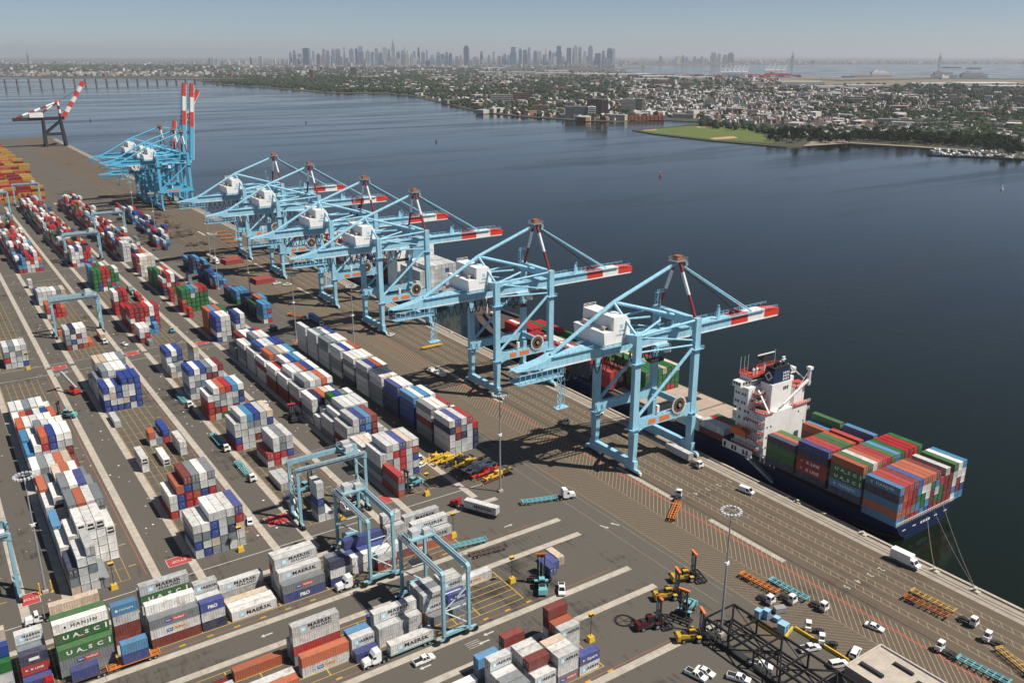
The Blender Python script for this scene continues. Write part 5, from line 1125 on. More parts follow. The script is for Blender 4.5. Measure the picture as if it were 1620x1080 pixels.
# stacked hatch covers on the apron
for (x,y,lb) in ((182.5,630,'stack of red hatch covers before the farthest lowered crane'),(181.5,562,'stack of red hatch covers before the fifth crane')):
    t = thing('hatch_cover_stack',lb,'hatch covers',(x,y,0),R(3),'stacked hatch covers')
    for k in range(3): MB().box(-7+k*.4,7-k*.5,-6+k*.3,6-k*.2,.1+k*1.0,.95+k*1.0).build('hatch_cover',mat('hatch_red',(0.30,0.06,0.05),.7,grime=.3),t)
# ------------------------------------------------------------------ black truss, barrier, cabins, building at bottom right
t = thing('lattice_boom','long black steel lattice truss lying at the bottom right','truss',(155,110,0)); M_tr = mat('black_truss_steel',(0.010,0.010,0.011),.6,grime=.2)
XA, XB, Y0, Y1, ZB, ZT = -5.2, 5.2, -42, 22.0, 0.8, 5.4; n = 8; dy = (Y1-Y0)/n
for x in (XA,XB):
    for z in (ZB,ZT): MB().box(x-.24,x+.24,Y0,Y1,z-.24,z+.24).build('chord',M_tr,t)
for i in range(n+1):
    y = Y0+i*dy
    for x in (XA,XB): MB().box(x-.2,x+.2,y-.2,y+.2,ZB+.24,ZT-.24).build('post',M_tr,t)
    for z in (ZB,ZT): MB().box(XA+.24,XB-.24,y-.18,y+.18,z-.18,z+.18).build('cross_beam',M_tr,t)
    if i < n:
        for x in (XA,XB):
            MB().bar((x,y,ZB if i%2 else ZT),(x,y+dy,ZT if i%2 else ZB),.28).build('diagonal',M_tr,t)
        MB().bar((XA if i%2 else XB,y,ZT),(XB if i%2 else XA,y+dy,ZT),.24).build('diagonal',M_tr,t); MB().bar((XA if i%2 else XB,y,ZB),(XB if i%2 else XA,y+dy,ZB),.24).build('diagonal',M_tr,t)
    if i%2 == 0:
        for x in (XA,XB): MB().box(x-.5,x+.5,y-.5,y+.5,0,ZB-.25).build('support_block',M_conc,t)
MB().box(XA+.3,XA+1.6,Y0,Y1,ZB+.3,ZB+.4).build('walkway',M_dark,t)
for i,(a,b,lb) in enumerate((((165.2,129.6),(165.2,119.4),'yellow barrier wall along the blue cabins'),((165.4,119.2),(171.0,121.0),'short yellow barrier wall joining the two long ones'),((171.4,120.6),(171.6,104.5),'yellow barrier wall beside the white station wagon'))):
    a, b = Vector((*a,0)), Vector((*b,0)); m = MB(); k = max(2,int((b-a).length/2)); u = (b-a)/k; 
    for j in range(k): m.bar(u*j+Vector((0,0,.45)), u*(j+.97)+Vector((0,0,.45)), .45,.9)
    o = m.build('barrier_wall',M_yel,None,a); tag(o,lb,'barrier','yellow barrier walls')
M_blu = mat('cabin_blue',(0.16,0.36,0.58),.5,grime=.2)
for i,(x,y,s,h,lb) in enumerate(((167.0,129.2,1.5,2.6,'left of two tall blue toilet cabins'),(168.9,128.0,1.5,2.6,'right of two tall blue toilet cabins'),(170.2,125.6,1.4,1.2,'small low blue box'),(167.8,121.6,2.2,2.6,'lone wide blue cabin beside the yellow barrier'))):
    t = thing('portable_cabin',lb+' behind the truss' if i!=3 else lb,'cabin',(x,y,0),R(8),'blue cabins'); MB().box(-s/2,s/2,-s/2,s/2,.1,h).build('cabin_wall',M_blu,t); MB().box(-s/2-.08,s/2+.08,-s/2-.08,s/2+.08,h+.003,h+.15).build('cabin_roof',mat('cabin_roof_blue',(0.3,0.52,0.7),.5),t); MB().box(-.35,.35,-s/2-.03,-s/2-.002,.2,h-.2).build('door',mat('cabin_door',(0.1,0.22,0.4),.5),t)
t = thing('generator_box','grey generator box on skids beside the blue cabins','generator',(174,127.8,0),R(-20)); MB().box(-1.6,1.6,-.9,.9,.25,1.7).build('housing',M_steel,t); MB().box(-1.7,1.7,-.7,-.5,0,.25).build('skid',M_dark,t); MB().box(-1.7,1.7,.5,.7,0,.25).build('skid',M_dark,t)
struct(MB().poly([(162,119,.0055),(171,121,.0055),(171,132,.0055),(162,132,.0055)]).build('gravel_patch', mat('brown_gravel',(0.13,0.10,0.07),.95,grime=.5,scale=1)))
t = thing('quay_building','flat cream roofed building cut by the bottom edge','building',(171,82,0)); bw = 13.5
MB().box(-7,7,-24,18.5,0,4.6).build('wall',mat('building_wall',(0.38,0.34,0.28),.8,grime=.3),t); MB().box(-6.7,6.7,-23.7,18.2,4.603,4.75).build('roof',mat('cream_roof',(0.48,0.42,0.35),.85,grime=.45,scale=.4),t)
m = MB()
for a in ((-7.1,-6.7,-24,18.6),(6.7,7.1,-24,18.6),(-6.69,6.69,18.21,18.6)): m.box(*a,4.55,5.2)
m.build('parapet',mat('parapet_grey',(0.5,0.46,0.4),.8,grime=.2),t)
for x,y,s in ((-3.2,14,(.9,6,.7)),(3.4,10,(.8,5,.6)),(0,4,(2.4,2.0,1.4))): MB().box(x-s[0]/2,x+s[0]/2,y-s[1]/2,y+s[1]/2,4.76,4.76+s[2]).build('roof_unit',M_dark,t)

# ------------------------------------------------------------------ scraps of litter blown along the lanes
lr = random.Random(8); m = MB()
for _ in range(260):
    k_ = lr.choice([-1,0,1,2]); x = KX[k_]+lr.choice([lr.uniform(16,32),lr.uniform(-9,-3)]); y = lr.uniform(240,660); a = lr.uniform(0,3); s_ = lr.uniform(.15,.5); c_, d_ = math.cos(a)*s_, math.sin(a)*s_
    m.poly([(x-c_,y-d_,.03),(x+d_,y-c_,.05),(x+c_,y+d_,.03),(x-d_,y+c_,.06)])
o = m.build('litter', M_white); o['kind'] = 'stuff'; o['label'] = 'white scraps of litter scattered along the yard lanes'; o['category'] = 'litter'
# ------------------------------------------------------------------ far shore
def wpx(u, v, z=-2.2): return G(u, v, z)
SHORE = [(-260,121.5),(0,122),(150,124),(300,126.5),(345,134),(420,139),(530,148),(610,148.5),(650,152),(700,163),(760,178),(830,185),(905,190),(970,193),(1010,189),(1055,190.5),(1110,193),(1075,199),(1000,206),(1035,212),(1120,222),(1245,233),(1340,226.5),(1450,233),(1520,238),(1640,254),(1800,268)]
BACK = [(2100,150),(2100,126),(1620,125),(1480,123.5),(1400,126),(1330,127),(1250,121.5),(1180,120.5),(1090,121),(1010,117.5),(980,113),(960,108),(900,106.5),(800,105.5),(700,104.5),(400,101.2),(0,99.2),(-260,99)]
M_land = asphalt('town_ground', (0.060,0.062,0.042), (0.022,0.034,0.018), (.6,.6,1))
def land(name, px, z, mt):
    P_ = [wpx(u,v,z) for u,v in px]; m = MB()
    top = [(x,y,z) for x,y in P_]
    bm_v = top; k = len(m.v); m.v += top; m.f.append(tuple(range(k,k+len(top)))); m.m.append(0)
    m.use(1)
    for a, b in zip(top, top[1:]+top[:1]): m.poly([a,b,(b[0],b[1],-5),(a[0],a[1],-5)])
    return struct(m.build(name, [mt, mat('shore_rocks',(0.13,0.11,0.085),.9,grime=.4,scale=.1)]))
def tess(o):
    import bmesh
    bm = bmesh.new(); bm.from_mesh(o.data); bmesh.ops.triangulate(bm, faces=[f for f in bm.faces if len(f.verts) > 4]); bmesh.ops.recalc_face_normals(bm, faces=bm.faces); bm.to_mesh(o.data); bm.free()
lA = land('far_shore_land', SHORE + BACK, -2.2, M_land); tess(lA)
lC = land('distant_city_land', [(-700,98.2),(0,98.2),(400,100.2),(700,103.4),(800,104.4),(975,104),(1200,102.8),(1620,101.8),(2300,101.5),(2300,91.8),(-700,91.8)], -2.0, mat('distant_ground',(0.10,0.105,0.09),.95,grime=.4,scale=.002)); tess(lC)
fieldpx = [(1012,207),(1048,203),(1095,199.5),(1160,201),(1215,208),(1205,216),(1235,227),(1130,221),(1040,211)]
m = MB(); m.v = [(*G(u,v,-2.0),-2.0) for u,v in fieldpx]; m.f = [tuple(range(len(fieldpx)))]; m.m = [0]
fo = struct(m.build('park_lawn', asphalt('lawn_grass',(0.105,0.135,0.035),(0.045,0.075,0.02),(1,1,1)))); tess(fo)
for pts in ([(1100,200.5),(1130,199.5),(1135,201.5),(1105,202)],[(1122,218.5),(1160,215.5),(1168,218.5),(1130,221)],[(1016,206),(1038,204.6),(1040,206),(1020,207)]):
    m = MB(); m.poly([(*G(u,v,-1.95),-1.95) for u,v in pts]); struct(m.build('ball_field_dirt', mat('ball_field_dirt',(0.42,0.28,0.14),.95)))
m = MB(); m.poly([(*G(u,v,-1.98),-1.98) for u,v in [(1270,231.5),(1345,226.8),(1335,220),(1282,224)]]); struct(m.build('shore_car_park', mat('tan_gravel',(0.26,0.21,0.16),.95,grime=.3,scale=.05)))
m = MB(); m.poly([(*G(u,v,-1.97),-1.97) for u,v in [(1345,226.4),(1450,232.6),(1530,238.2),(1532,237.2),(1450,231.4),(1345,225.4)]]); struct(m.build('beach', mat('beach_sand',(0.34,0.26,0.18),.95)))
m = MB(); m.poly([(*G(u,v,-2.1),-2.1) for u,v in [(1190,131),(1330,134),(1620,137),(1700,137),(1700,127),(1620,126.5),(1480,125.5),(1400,127.6),(1330,128.8),(1240,124)]]); tess(struct(m.build('marsh_flat', mat('marsh_grass',(0.20,0.17,0.11),.95,grime=.5,scale=.01))))
# --- houses
HW = [(0.62,0.60,0.57),(0.52,0.49,0.45),(0.38,0.34,0.30),(0.28,0.13,0.09),(0.45,0.40,0.33),(0.20,0.19,0.19),(0.66,0.65,0.63)]
HR = [(0.10,0.095,0.09),(0.16,0.13,0.11),(0.22,0.21,0.20),(0.42,0.41,0.40),(0.07,0.065,0.06),(0.5,0.49,0.48),(0.15,0.07,0.05)]
def lane_y(u):  # shoreline row for a column
    pts = SHORE
    for (a,b),(c,d) in zip(pts, pts[1:]):
        if a <= u <= c and c > a: return b+(d-b)*(u-a)/(c-a)
    return 200
def inshore(u, v):
    lim = lane_y(u)
    if 1000 <= u <= 1110: lim = 188
    if 1110 < u < 1250: lim = 200+ (u-1110)*.12
    if 1250 <= u <= 1345: lim = 221
    if 1345 < u: lim = lane_y(u)-4
    return v < lim-2.0
def in_water_back(u, v):
    return False
hr = random.Random(21); SA = R(22)
houses = []
def house_shape(m, w, d, h, rh, flat):
    if flat: m.use(0).box(-w/2,w/2,-d/2,d/2,0,h); m.use(1).box(-w/2-.1,w/2+.1,-d/2-.1,d/2+.1,h+.01,h+.5)
    else:
        m.use(0).box(-w/2,w/2,-d/2,d/2,0,h); m.use(1); o=.4
        m.prism([(-w/2-o,h+.01),(w/2+o,h+.01),(0,h+rh)],-d/2-o,d/2+o)
cand = []
for _ in range(15000):
    u = hr.uniform(340,1640); v = 104+ (hr.random()**.8)*(236-104)
    if u < 980 and v < 108: continue
    if u >= 980 and v < 122 + (14 if u>1230 else 0): continue
    if not inshore(u, v): continue
    if 1095 < u < 1240 and v > 196: continue
    x, y = G(u, v, -2.2); cand.append((math.hypot(x,y), x, y, u, v))
# street grid: snap to rows
cell = set(); kept = []
for d, x, y, u, v in sorted(cand):
    gx, gy = x*math.cos(SA)+y*math.sin(SA), -x*math.sin(SA)+y*math.cos(SA)
    s = 13.5 if d < 2600 else (19 if d < 4200 else 32)
    q = (round(gx/s), round(gy/(s*1.25)), s)
    if q in cell: continue
    cell.add(q); gx = q[0]*s+hr.uniform(-1.5,1.5); gy = q[1]*s*1.25+hr.uniform(-1,1)
    kept.append((d, gx*math.cos(SA)-gy*math.sin(SA), gx*math.sin(SA)+gy*math.cos(SA)))
trees_c, house_c = [], []
def dens(x,y): return math.sin(x*.004+1)*math.cos(y*.003)+math.sin(x*.0011-y*.0017)
for d,x,y in kept:
    pr = proj((x,y,-2.2)); u, v = pr[0], pr[1]
    green = .40 + .34*math.tanh(2.2*dens(x*1.6,y*1.6)) + (.45 if u < 640 and v > 118 else 0) + (.3 if 1345 < u and v > lane_y(u)-14 else 0) + (.4 if 1110<u<1345 and v > 205 else 0)
    (trees_c if hr.random() < green else house_c).append((d,x,y))
print('houses', len(house_c), 'trees', len(trees_c))
def reg(x, y):
    u, v, _ = proj((x,y,-2.2))
    side = 'on the wooded left bank' if u < 640 else ('inland of the waterfront apartments' if u < 1010 else ('behind the park lawn' if u < 1250 else ('behind the beach' if u < 1450 else 'above the boat marina')))
    return side
hm = {}
def house_mesh(kind, wi, ri):
    k = (kind,wi,ri)
    if k not in hm:
        w,d,h,rh,fl = [(7,10,5.5,3.0,0),(8,12,6,3.2,0),(9,14,6,0,1),(6.5,10,6.5,3.2,0),(12,19,6.5,0,1)][kind]; m = MB(); house_shape(m,w,d,h,rh,fl); m.use(2)
        for s in (-1,1):
            for yy in (-d*.28,d*.02,d*.3):
                for z in (1.6,4.4): m.box(s*w/2-.03,s*w/2+.03,yy-.55,yy+.55,z,z+1.4)
        for xx in (-w*.22,w*.22):
            for z in (1.6,4.4): m.box(xx-.5,xx+.5,-d/2-.03,-d/2+.03,z,z+1.4)
        hm[k] = m.mesh('town_house', [mat(f'house_wall_{wi}',HW[wi],.85,grime=.2,scale=.3), mat(f'house_roof_{ri}',HR[ri],.9,grime=.3,scale=.3), M_glass])
    return hm[k]
HG = {0:'small gabled house in the town across the bay',1:'larger gabled house in the town across the bay',2:'flat roofed town building across the bay',3:'narrow gabled row house in the town across the bay',4:'large flat roofed block in the town across the bay'}
house_c.sort()
for d,x,y in house_c[:300]:
    k = hr.choice([0,0,1,3,3,2,4]); o = put('town_house', house_mesh(k, hr.randrange(len(HW)), hr.randrange(len(HR))), None, (x,y,-2.2), SA+hr.choice([0,R(90)])); h_ = HG[k].split(' in the')[0].split(' across')[0]+' '+reg(x,y); tag(o, h_, 'house', h_)
for (ua,va,ub,vb,nn) in ((1406,206,1500,200.5,22),(1476,216,1532,211,13),(1420,199,1490,195,14),(1560,202,1612,206,10),(1225,206,1300,203,12)):
    for j in range(nn):
        f_ = (j+hr.uniform(.3,.7))/nn; x,y = G(ua+(ub-ua)*f_, va+(vb-va)*f_, -2.2); o = put('town_house', house_mesh(3, hr.choice([0,6,6,6]), hr.choice([0,2,2,3])), None, (x,y,-2.2), -HEAD+R(4)); h_ = 'white gabled house in a tight row '+reg(x,y); tag(o,h_,'house',h_); o.scale = (1.15,1.0,1.25)
V, Fc, Cc = [], [], []
def addmesh(mv, mf, mc, M4, out):
    V_, F_, C_ = out; k = len(V_); V_ += [tuple(M4 @ Vector(p)) for p in mv]; F_ += [tuple(k+j for j in f) for f in mf]; C_ += mc
for d,x,y in house_c[300:]:
    far = d > 3600; w = hr.uniform(6,10); dd = hr.uniform(8,14); h = hr.uniform(4.5,7.5); fl = hr.random() < .45
    if far: 
        w *= hr.choice([1.1,1.4,2.6]); dd *= hr.choice([1.1,1.5,3])
    if hr.random() < .012: h *= 2.2
    m = MB(); house_shape(m,w,dd,h,3.2,fl); wc = hr.choice(HW); rc = hr.choice(HR)
    mc = [wc if q == 0 else rc for q in m.m]
    addmesh(m.v, m.f, mc, Matrix.Translation((x,y,-2.2)) @ Matrix.Rotation(SA+hr.choice([0,R(90)]),4,'Z'), (V,Fc,Cc))
# big pale sheds and tanks farther inland
for (u0,u1,v) in ((755,800,116.5),(800,850,116),(845,905,118),(905,960,119),(960,1030,120),(1010,1080,123),(1070,1130,125),(1230,1300,133),(1290,1335,141),(1335,1400,139),(690,740,107),(760,800,109),(860,900,114),(1440,1500,136),(1510,1600,135),(1560,1620,140),(640,690,112),(560,600,124),(680,720,125),(770,775,121),(1000,1060,128)):
    x, y = G((u0+u1)/2, v, -2.2); dist = math.hypot(x,y); w = (u1-u0)/1460*dist*.92; m = MB().use(0); h = 13; d_ = w*.5; m.box(-w/2,w/2,-d_/2,d_/2,0,h); mc = [hr.choice([(0.62,0.61,0.58),(0.5,0.47,0.42),(0.7,0.69,0.67)])]*len(m.f)
    addmesh(m.v, m.f, mc, Matrix.Translation((x,y,-2.2)) @ Matrix.Rotation(-HEAD,4,'Z'), (V,Fc,Cc))
for _ in range(150):      # larger blocks, schools and stores between the houses
    u = hr.uniform(660,1640); v = hr.uniform(124,205)
    if not inshore(u,v-4) or (u > 1230 and v < 137) or (1095<u<1250 and v > 192): continue
    x,y = G(u,v,-2.2); w = hr.uniform(20,55); d_ = hr.uniform(14,26); h = hr.uniform(7,13); m = MB().use(0).box(-w/2,w/2,-d_/2,d_/2,0,h); m.use(1).box(-w/2-.2,w/2+.2,-d_/2-.2,d_/2+.2,h+.01,h+.6); wc = hr.choice([HW[1],HW[2],HW[3],HW[3],HW[4],HW[0]]); rc = hr.choice([HR[2],HR[3],HR[5],HR[1],HR[5]])
    addmesh(m.v, m.f, [wc if q == 0 else rc for q in m.m], Matrix.Translation((x,y,-2.2)) @ Matrix.Rotation(SA+hr.choice([0,R(90)]),4,'Z'), (V,Fc,Cc))
# low city mass beyond: left shore, foot of the skyline, the far bank
for _ in range(3600):
    z = hr.random()
    if z < .36: u, v = hr.uniform(-40,420), hr.uniform(98.5,121)
    elif z < .55: u, v = hr.uniform(340,990), hr.uniform(94,106)
    elif z < .80: u, v = hr.uniform(980,1650), hr.uniform(92.5,101.5)
    else: u, v = hr.uniform(350,800), hr.uniform(104,122)
    if v < 98 and hr.random() < .3: continue
    x, y = G(u, v, -2.0); dist = math.hypot(x,y); w = hr.uniform(10,34)*(1 if dist < 9000 else 1.7); h = hr.choice([6,7,9,11,14])*(1 if hr.random() < .93 else 2.6); d_ = hr.uniform(12,40)
    if u > 960 and v < 102: h = min(h*1.3, 60)
    m = MB().box(-w/2,w/2,-d_/2,d_/2,0,h); c = hr.choice(HW+[(0.3,0.32,0.34)]); mc = [tuple(q*.9 for q in c)]*6
    addmesh(m.v, m.f, mc, Matrix.Translation((x,y,-2.1)) @ Matrix.Rotation(hr.uniform(0,3),4,'Z'), (V,Fc,Cc))
def stuff(name, label, cat, V, Fc, Cc, mt):
    me = bpy.data.meshes.new(name); me.from_pydata(V, [], Fc); at = me.attributes.new('tint','FLOAT_COLOR','FACE'); at.data.foreach_set('color', np.array([(*c,1) for c in Cc], dtype=np.float32).ravel()); me.materials.append(mt)
    o = put(name, me); o['kind'] = 'stuff'; o['label'] = label; o['category'] = cat; return o
stuff('distant_town','distant houses and sheds massed across the bay toward the horizon','buildings',V,Fc,Cc,attr_mat('distant_town_paint',.85,.15,.02))
# --- trees
def leaf_mat(name, rgb):
    return mat(name, rgb, .9, grime=.5, scale=.35, vary=.25, spec=.1)
LEAF = [(0.036,0.060,0.018),(0.026,0.048,0.017),(0.048,0.068,0.022),(0.032,0.052,0.024)]
tree_meshes = []
for i in range(5):
    tr_ = random.Random(40+i); m = MB(); hh = (8,10,12,9,13)[i]; rw = (4.2,4.6,5.2,5.0,5.5)[i]
    lobes = [(tr_.uniform(-.45,.45)*rw, tr_.uniform(-.45,.45)*rw, hh*tr_.uniform(.45,.85), rw*tr_.uniform(.38,.6)) for _ in range(9)]
    for lx,ly,lz,lr in lobes:
        for _ in range(34):
            th, ph = tr_.uniform(0,2*math.pi), math.acos(tr_.uniform(-.7,1)); r_ = lr*tr_.uniform(.75,1.08); c = Vector((lx+r_*math.sin(ph)*math.cos(th), ly+r_*math.sin(ph)*math.sin(th), lz+r_*math.cos(ph)))
            a = Vector((tr_.gauss(0,1),tr_.gauss(0,1),tr_.gauss(0,.6))).normalized()*tr_.uniform(.5,.95); b = a.cross(Vector((tr_.gauss(0,1),tr_.gauss(0,1),tr_.gauss(0,1)))).normalized()*tr_.uniform(.45,.85); m.poly([c-a,c-b,c+a,c+b])
    cm = m.mesh('crown', leaf_mat(f'foliage_{i}', LEAF[i%4])); t_ = MB().tube((0,0,0),(.1,0,hh*.5),.35,.2,n=6)
    for k in range(4): an = k*1.6; t_.tube((.05,0,hh*.38),(rw*.4*math.cos(an),rw*.4*math.sin(an),hh*.7),.16,.06,n=5)
    tree_meshes.append((cm, t_.mesh('trunk', mat('bark',(0.07,0.05,0.035),.9)), lobes, hh))
extra = []
for (u0,u1,fv,dv,n) in ((340,650,lambda u: lane_y(u),7,150),(1110,1345,lambda u: 203+(u-1110)*.11,8,95),(1345,1620,lambda u: lane_y(u)-3,9,130),(650,1000,lambda u: lane_y(u)-1,4,60),(1215,1345,lambda u: 228,5,30),(1400,1600,lambda u: 205,4,50),(1440,1520,lambda u: 222,5,25)):
    for _ in range(n):
        u = hr.uniform(u0,u1); v = fv(u)-1-hr.random()*dv; x,y = G(u,v,-2.2); extra.append((math.hypot(x,y),x,y))
allt = sorted(extra + trees_c)
# keep trees off the lawn
shown = [q for q in allt if q[0] < 2700]; solo = shown[:300]; restt = [q for q in allt if q not in set(solo)]
for d,x,y in solo:
    i = hr.randrange(5); h_ = ['round','broad','tall','dark','spreading'][i]+' leafy tree '+reg(x,y); t = thing('tree',h_,'tree',(x,y,-2.2),hr.uniform(0,6),h_); s = hr.uniform(.95,1.6); t.scale = (s,s,s*hr.uniform(.9,1.1)); put('crown',tree_meshes[i][0],t); put('trunk',tree_meshes[i][1],t)
V, Fc, Cc = [], [], []
OCT = []
def blob(rad, rs):
    vs = []; fs = []
    for a in range(3):
        ph = math.pi*(.22+.28*a)
        for k in range(6): th = 2*math.pi*k/6+a*.5; r_ = rad*rs.uniform(.75,1.2); vs.append((r_*math.sin(ph)*math.cos(th), r_*math.sin(ph)*math.sin(th), r_*math.cos(ph)))
    vs.append((0,0,rad*1.05)); 
    for k in range(6):
        fs.append((18,k,(k+1)%6))
        for a in range(2): fs.append((a*6+k,a*6+6+k,a*6+6+(k+1)%6,a*6+(k+1)%6))
    return vs, fs
for d,x,y in restt:
    n = 4 if d < 3500 else 3; s = 1.35 if d < 3500 else 1.9
    for _ in range(n):
        vs, fs = blob(hr.uniform(2.6,4.4)*s, hr); c = hr.choice(LEAF); f = hr.uniform(.7,1.3); addmesh(vs, fs, [tuple(q*f for q in c)]*len(fs), Matrix.Translation((x+hr.uniform(-3,3)*s,y+hr.uniform(-3,3)*s,-2.2+hr.uniform(3.2,5.5)*s)), (V,Fc,Cc))
for _ in range(3400):     # woods along the left bank and between towns
    z = hr.random()
    if z < .6: u, v = hr.uniform(330,760), hr.uniform(108,146); 
    elif z < .85: u, v = hr.uniform(-40,380), hr.uniform(104,114)
    else: u, v = hr.uniform(600,1640), hr.uniform(118,150)
    if not inshore(u,v): continue
    if u > 975 and v < 130+(8 if u > 1200 else 0): continue
    x,y = G(u,v,-2.2); s = math.hypot(x,y)/2600
    for _ in range(2): 
        vs, fs = blob(hr.uniform(2.5,4.5)*max(1,s), hr); c = hr.choice(LEAF); f = hr.uniform(.7,1.2); addmesh([(p[0]*1.5,p[1]*1.5,p[2]*.8) for p in vs], fs, [tuple(q*f for q in c)]*len(fs), Matrix.Translation((x+hr.uniform(-9,9)*s,y+hr.uniform(-9,9)*s,1.0)), (V,Fc,Cc))
stuff('distant_woods','dark green trees massed between the distant houses','trees',V,Fc,Cc,attr_mat('distant_foliage',.95,.4,.12))
# --- recognisable buildings across the bay
def slab(name, label, u0, u1, vtop, vbase, depth, wall, floors, band=(0.03,0.035,0.04), ang=-HEAD):
    x, y = G((u0+u1)/2, vbase, -2.2); dist = math.hypot(x,y); w = (u1-u0)/1460*dist*.96; h = (vbase-vtop)/1460*dist*1.02
    t = thing(name, label, 'building', (x,y,-2.2), ang); MB().box(-w/2,w/2,-depth/2,depth/2,0,h).build('wall', mat('wall_'+label.replace(' ','_')[:18], wall, .85, grime=.2, scale=.1), t)
    for k in range(floors):
        z = h*(k+.35)/floors; MB().box(-w/2+.8,w/2-.8,-depth/2-.06,-depth/2+.02,z,z+h/floors*.5).build('window_row', mat('window_band', band, .3), t)
    MB().box(-w*.12,w*.12,-depth*.2,depth*.2,h+.003,h+3).build('roof_plant', mat('roof_plant',(0.3,0.29,0.28),.8), t); return t
slab('apartment_block','long low slate apartment block at the waterfront',893,930,169,186.5,22,(0.20,0.22,0.24),6); slab('apartment_block','bright white end block of the waterfront apartments',929.5,942,169.5,187,26,(0.72,0.71,0.69),6)
slab('apartment_tower','dark brown brick apartment tower behind the waterfront slab',928,952,158,184,24,(0.09,0.06,0.055),12); slab('apartment_tower','reddish brown narrow tower beside the dark brown one',951,961,159,186,20,(0.16,0.10,0.09),12)
slab('apartment_block','grey beige apartment slab inland of the orange terrace',982,1004,158,178,18,(0.42,0.41,0.37),10); slab('apartment_block','dark sided apartment block with cream end wall',1003,1015,157.5,177,18,(0.16,0.17,0.16),10); slab('apartment_block','narrow cream end wall block of the inland apartments',1014.5,1020,158,177,16,(0.55,0.48,0.36),10)
x, y = G(1022,190,-2.2); t = thing('orange_terrace','orange brick gabled terrace on the waterfront','building',(x,y,-2.2),-HEAD+R(3)); wt = 57/1460*math.hypot(x,y)
MB().box(-wt/2,wt/2,-6,6,0,9).build('wall',mat('orange_brick',(0.40,0.16,0.08),.85),t)
for k in range(9):
    xx = -wt/2+(k+.5)*wt/9; MB().prism([(xx-3,9.01),(xx+3,9.01),(xx,13.5)],-6.3,6).build('gable',mat('orange_brick',(0.40,0.16,0.08)),t); MB().box(xx-1.4,xx+1.4,-6.06,-6,1,6).build('window',M_glass,t)
for (u0,u1,vt,vb,c,fl,lb) in ((490,497,112,126,(0.22,0.12,0.10),10,'lone brick tower rising from the woods at left'),(555,565,108,119,(0.20,0.12,0.11),8,'brick block beyond the woods'),(775,812,151,163,(0.55,0.52,0.48),4,'pale long warehouse near the shore'),(808,838,148,160,(0.25,0.13,0.10),4,'red brick factory beside the pale warehouse'),(842,868,167,176,(0.36,0.20,0.15),3,'brick terrace near the waterfront slab'),(875,905,139,145,(0.38,0.20,0.14),3,'low red roofed school inland'),(1342,1368,154,163,(0.45,0.40,0.33),3,'cream civic building in the town'),(1500,1512,152,162,(0.34,0.30,0.27),5,'beige block right of the church'),(1602,1620,155,166,(0.12,0.10,0.10),6,'dark block at right edge of the town'),(1035,1062,128,135,(0.30,0.15,0.12),4,'long brick mill in the distance'),(1078,1092,132,140,(0.32,0.17,0.13),5,'square brick mill in the distance')):
    slab('town_block', lb, u0,u1,vt,vb,16,c,fl)
x,y = G(1404,163,-2.2); t = thing('church','dark twin spired church above the town roofs','church',(x,y,-2.2),-HEAD); MB().prism([(-9,0),(9,0),(9,13),(0,20),(-9,13)],0,34).build('nave',mat('dark_church_stone',(0.09,0.07,0.07),.9),t)
for s in (-1,1): MB().box(s*9-3,s*9+3,-4,2,0,24).build('tower',mat('dark_church_stone',(0.09,0.07,0.07)),t); MB().tube((s*9,-1,24),(s*9,-1,36),3.4,.1,n=4).build('spire',mat('dark_slate',(0.05,0.05,0.055),.8),t)
# --- marina
x0,y0 = G(1468,246,WZ); x1,y1 = G(1640,254,WZ)
pr_ = thing('marina_breakwater','dark low breakwater around the small boat marina','breakwater',(x0,y0,WZ)); a = Vector((0,0,0)); b = Vector((x1-x0,y1-y0,0)); m = MB(); 
for k in range(14): m.bar(a.lerp(b,k/14)+Vector((0,0,.6)),a.lerp(b,(k+.98)/14)+Vector((0,0,.6)),3.2,2.2)
m.build('breakwater_wall',mat('breakwater_timber',(0.05,0.045,0.04),.9),pr_)
bm_ = MB().prism([(-3.6,.2),(3.0,.2),(4.2,1.3),(-3.6,1.1)],-1.3,1.3).use(1); bm_.prism([(-1.8,1.15),(1.4,1.2),(.7,2.4),(-1.6,2.4)],-1.0,1.0); bmesh_ = bm_.mesh('motor_boat',[M_white, M_shipw])
sail = MB().prism([(-4,.2),(3.5,.2),(5,1.2),(-4,1.1)],-1.2,1.2).use(1); sail.tube((0,0,1),(0,0,11),.12,n=5); smesh = sail.mesh('sail_boat',[M_white, M_steel])
for i in range(70):
    s = hr.random(); u = 1475+s*150; v = 241+s*6+hr.uniform(-4.5,5.0); x,y = G(u,v,WZ); sa = hr.random() < .3
    o = put('sail_boat' if sa else 'motor_boat', smesh if sa else bmesh_, None, (x,y,WZ), hr.choice([R(60),R(240)])+hr.uniform(-.1,.1)); tag(o,'white sailing boat with bare mast moored in the marina' if sa else 'small white motor boat moored in the marina','boat','sailing boats in the marina' if sa else 'motor boats in the marina'); o.scale = (hr.uniform(.8,1.3),)*3
m = MB()
for k in range(6):
    u = 1490+k*24; a_ = G(u,240+k,WZ); b_ = G(u+6,247+k,WZ); m.bar((a_[0],a_[1],WZ+.6),(b_[0],b_[1],WZ+.6),1.6,.3)
o = m.build('marina_pier',mat('pier_timber',(0.2,0.17,0.14),.9)); tag(o,'grey floating piers between the marina boats','pier')
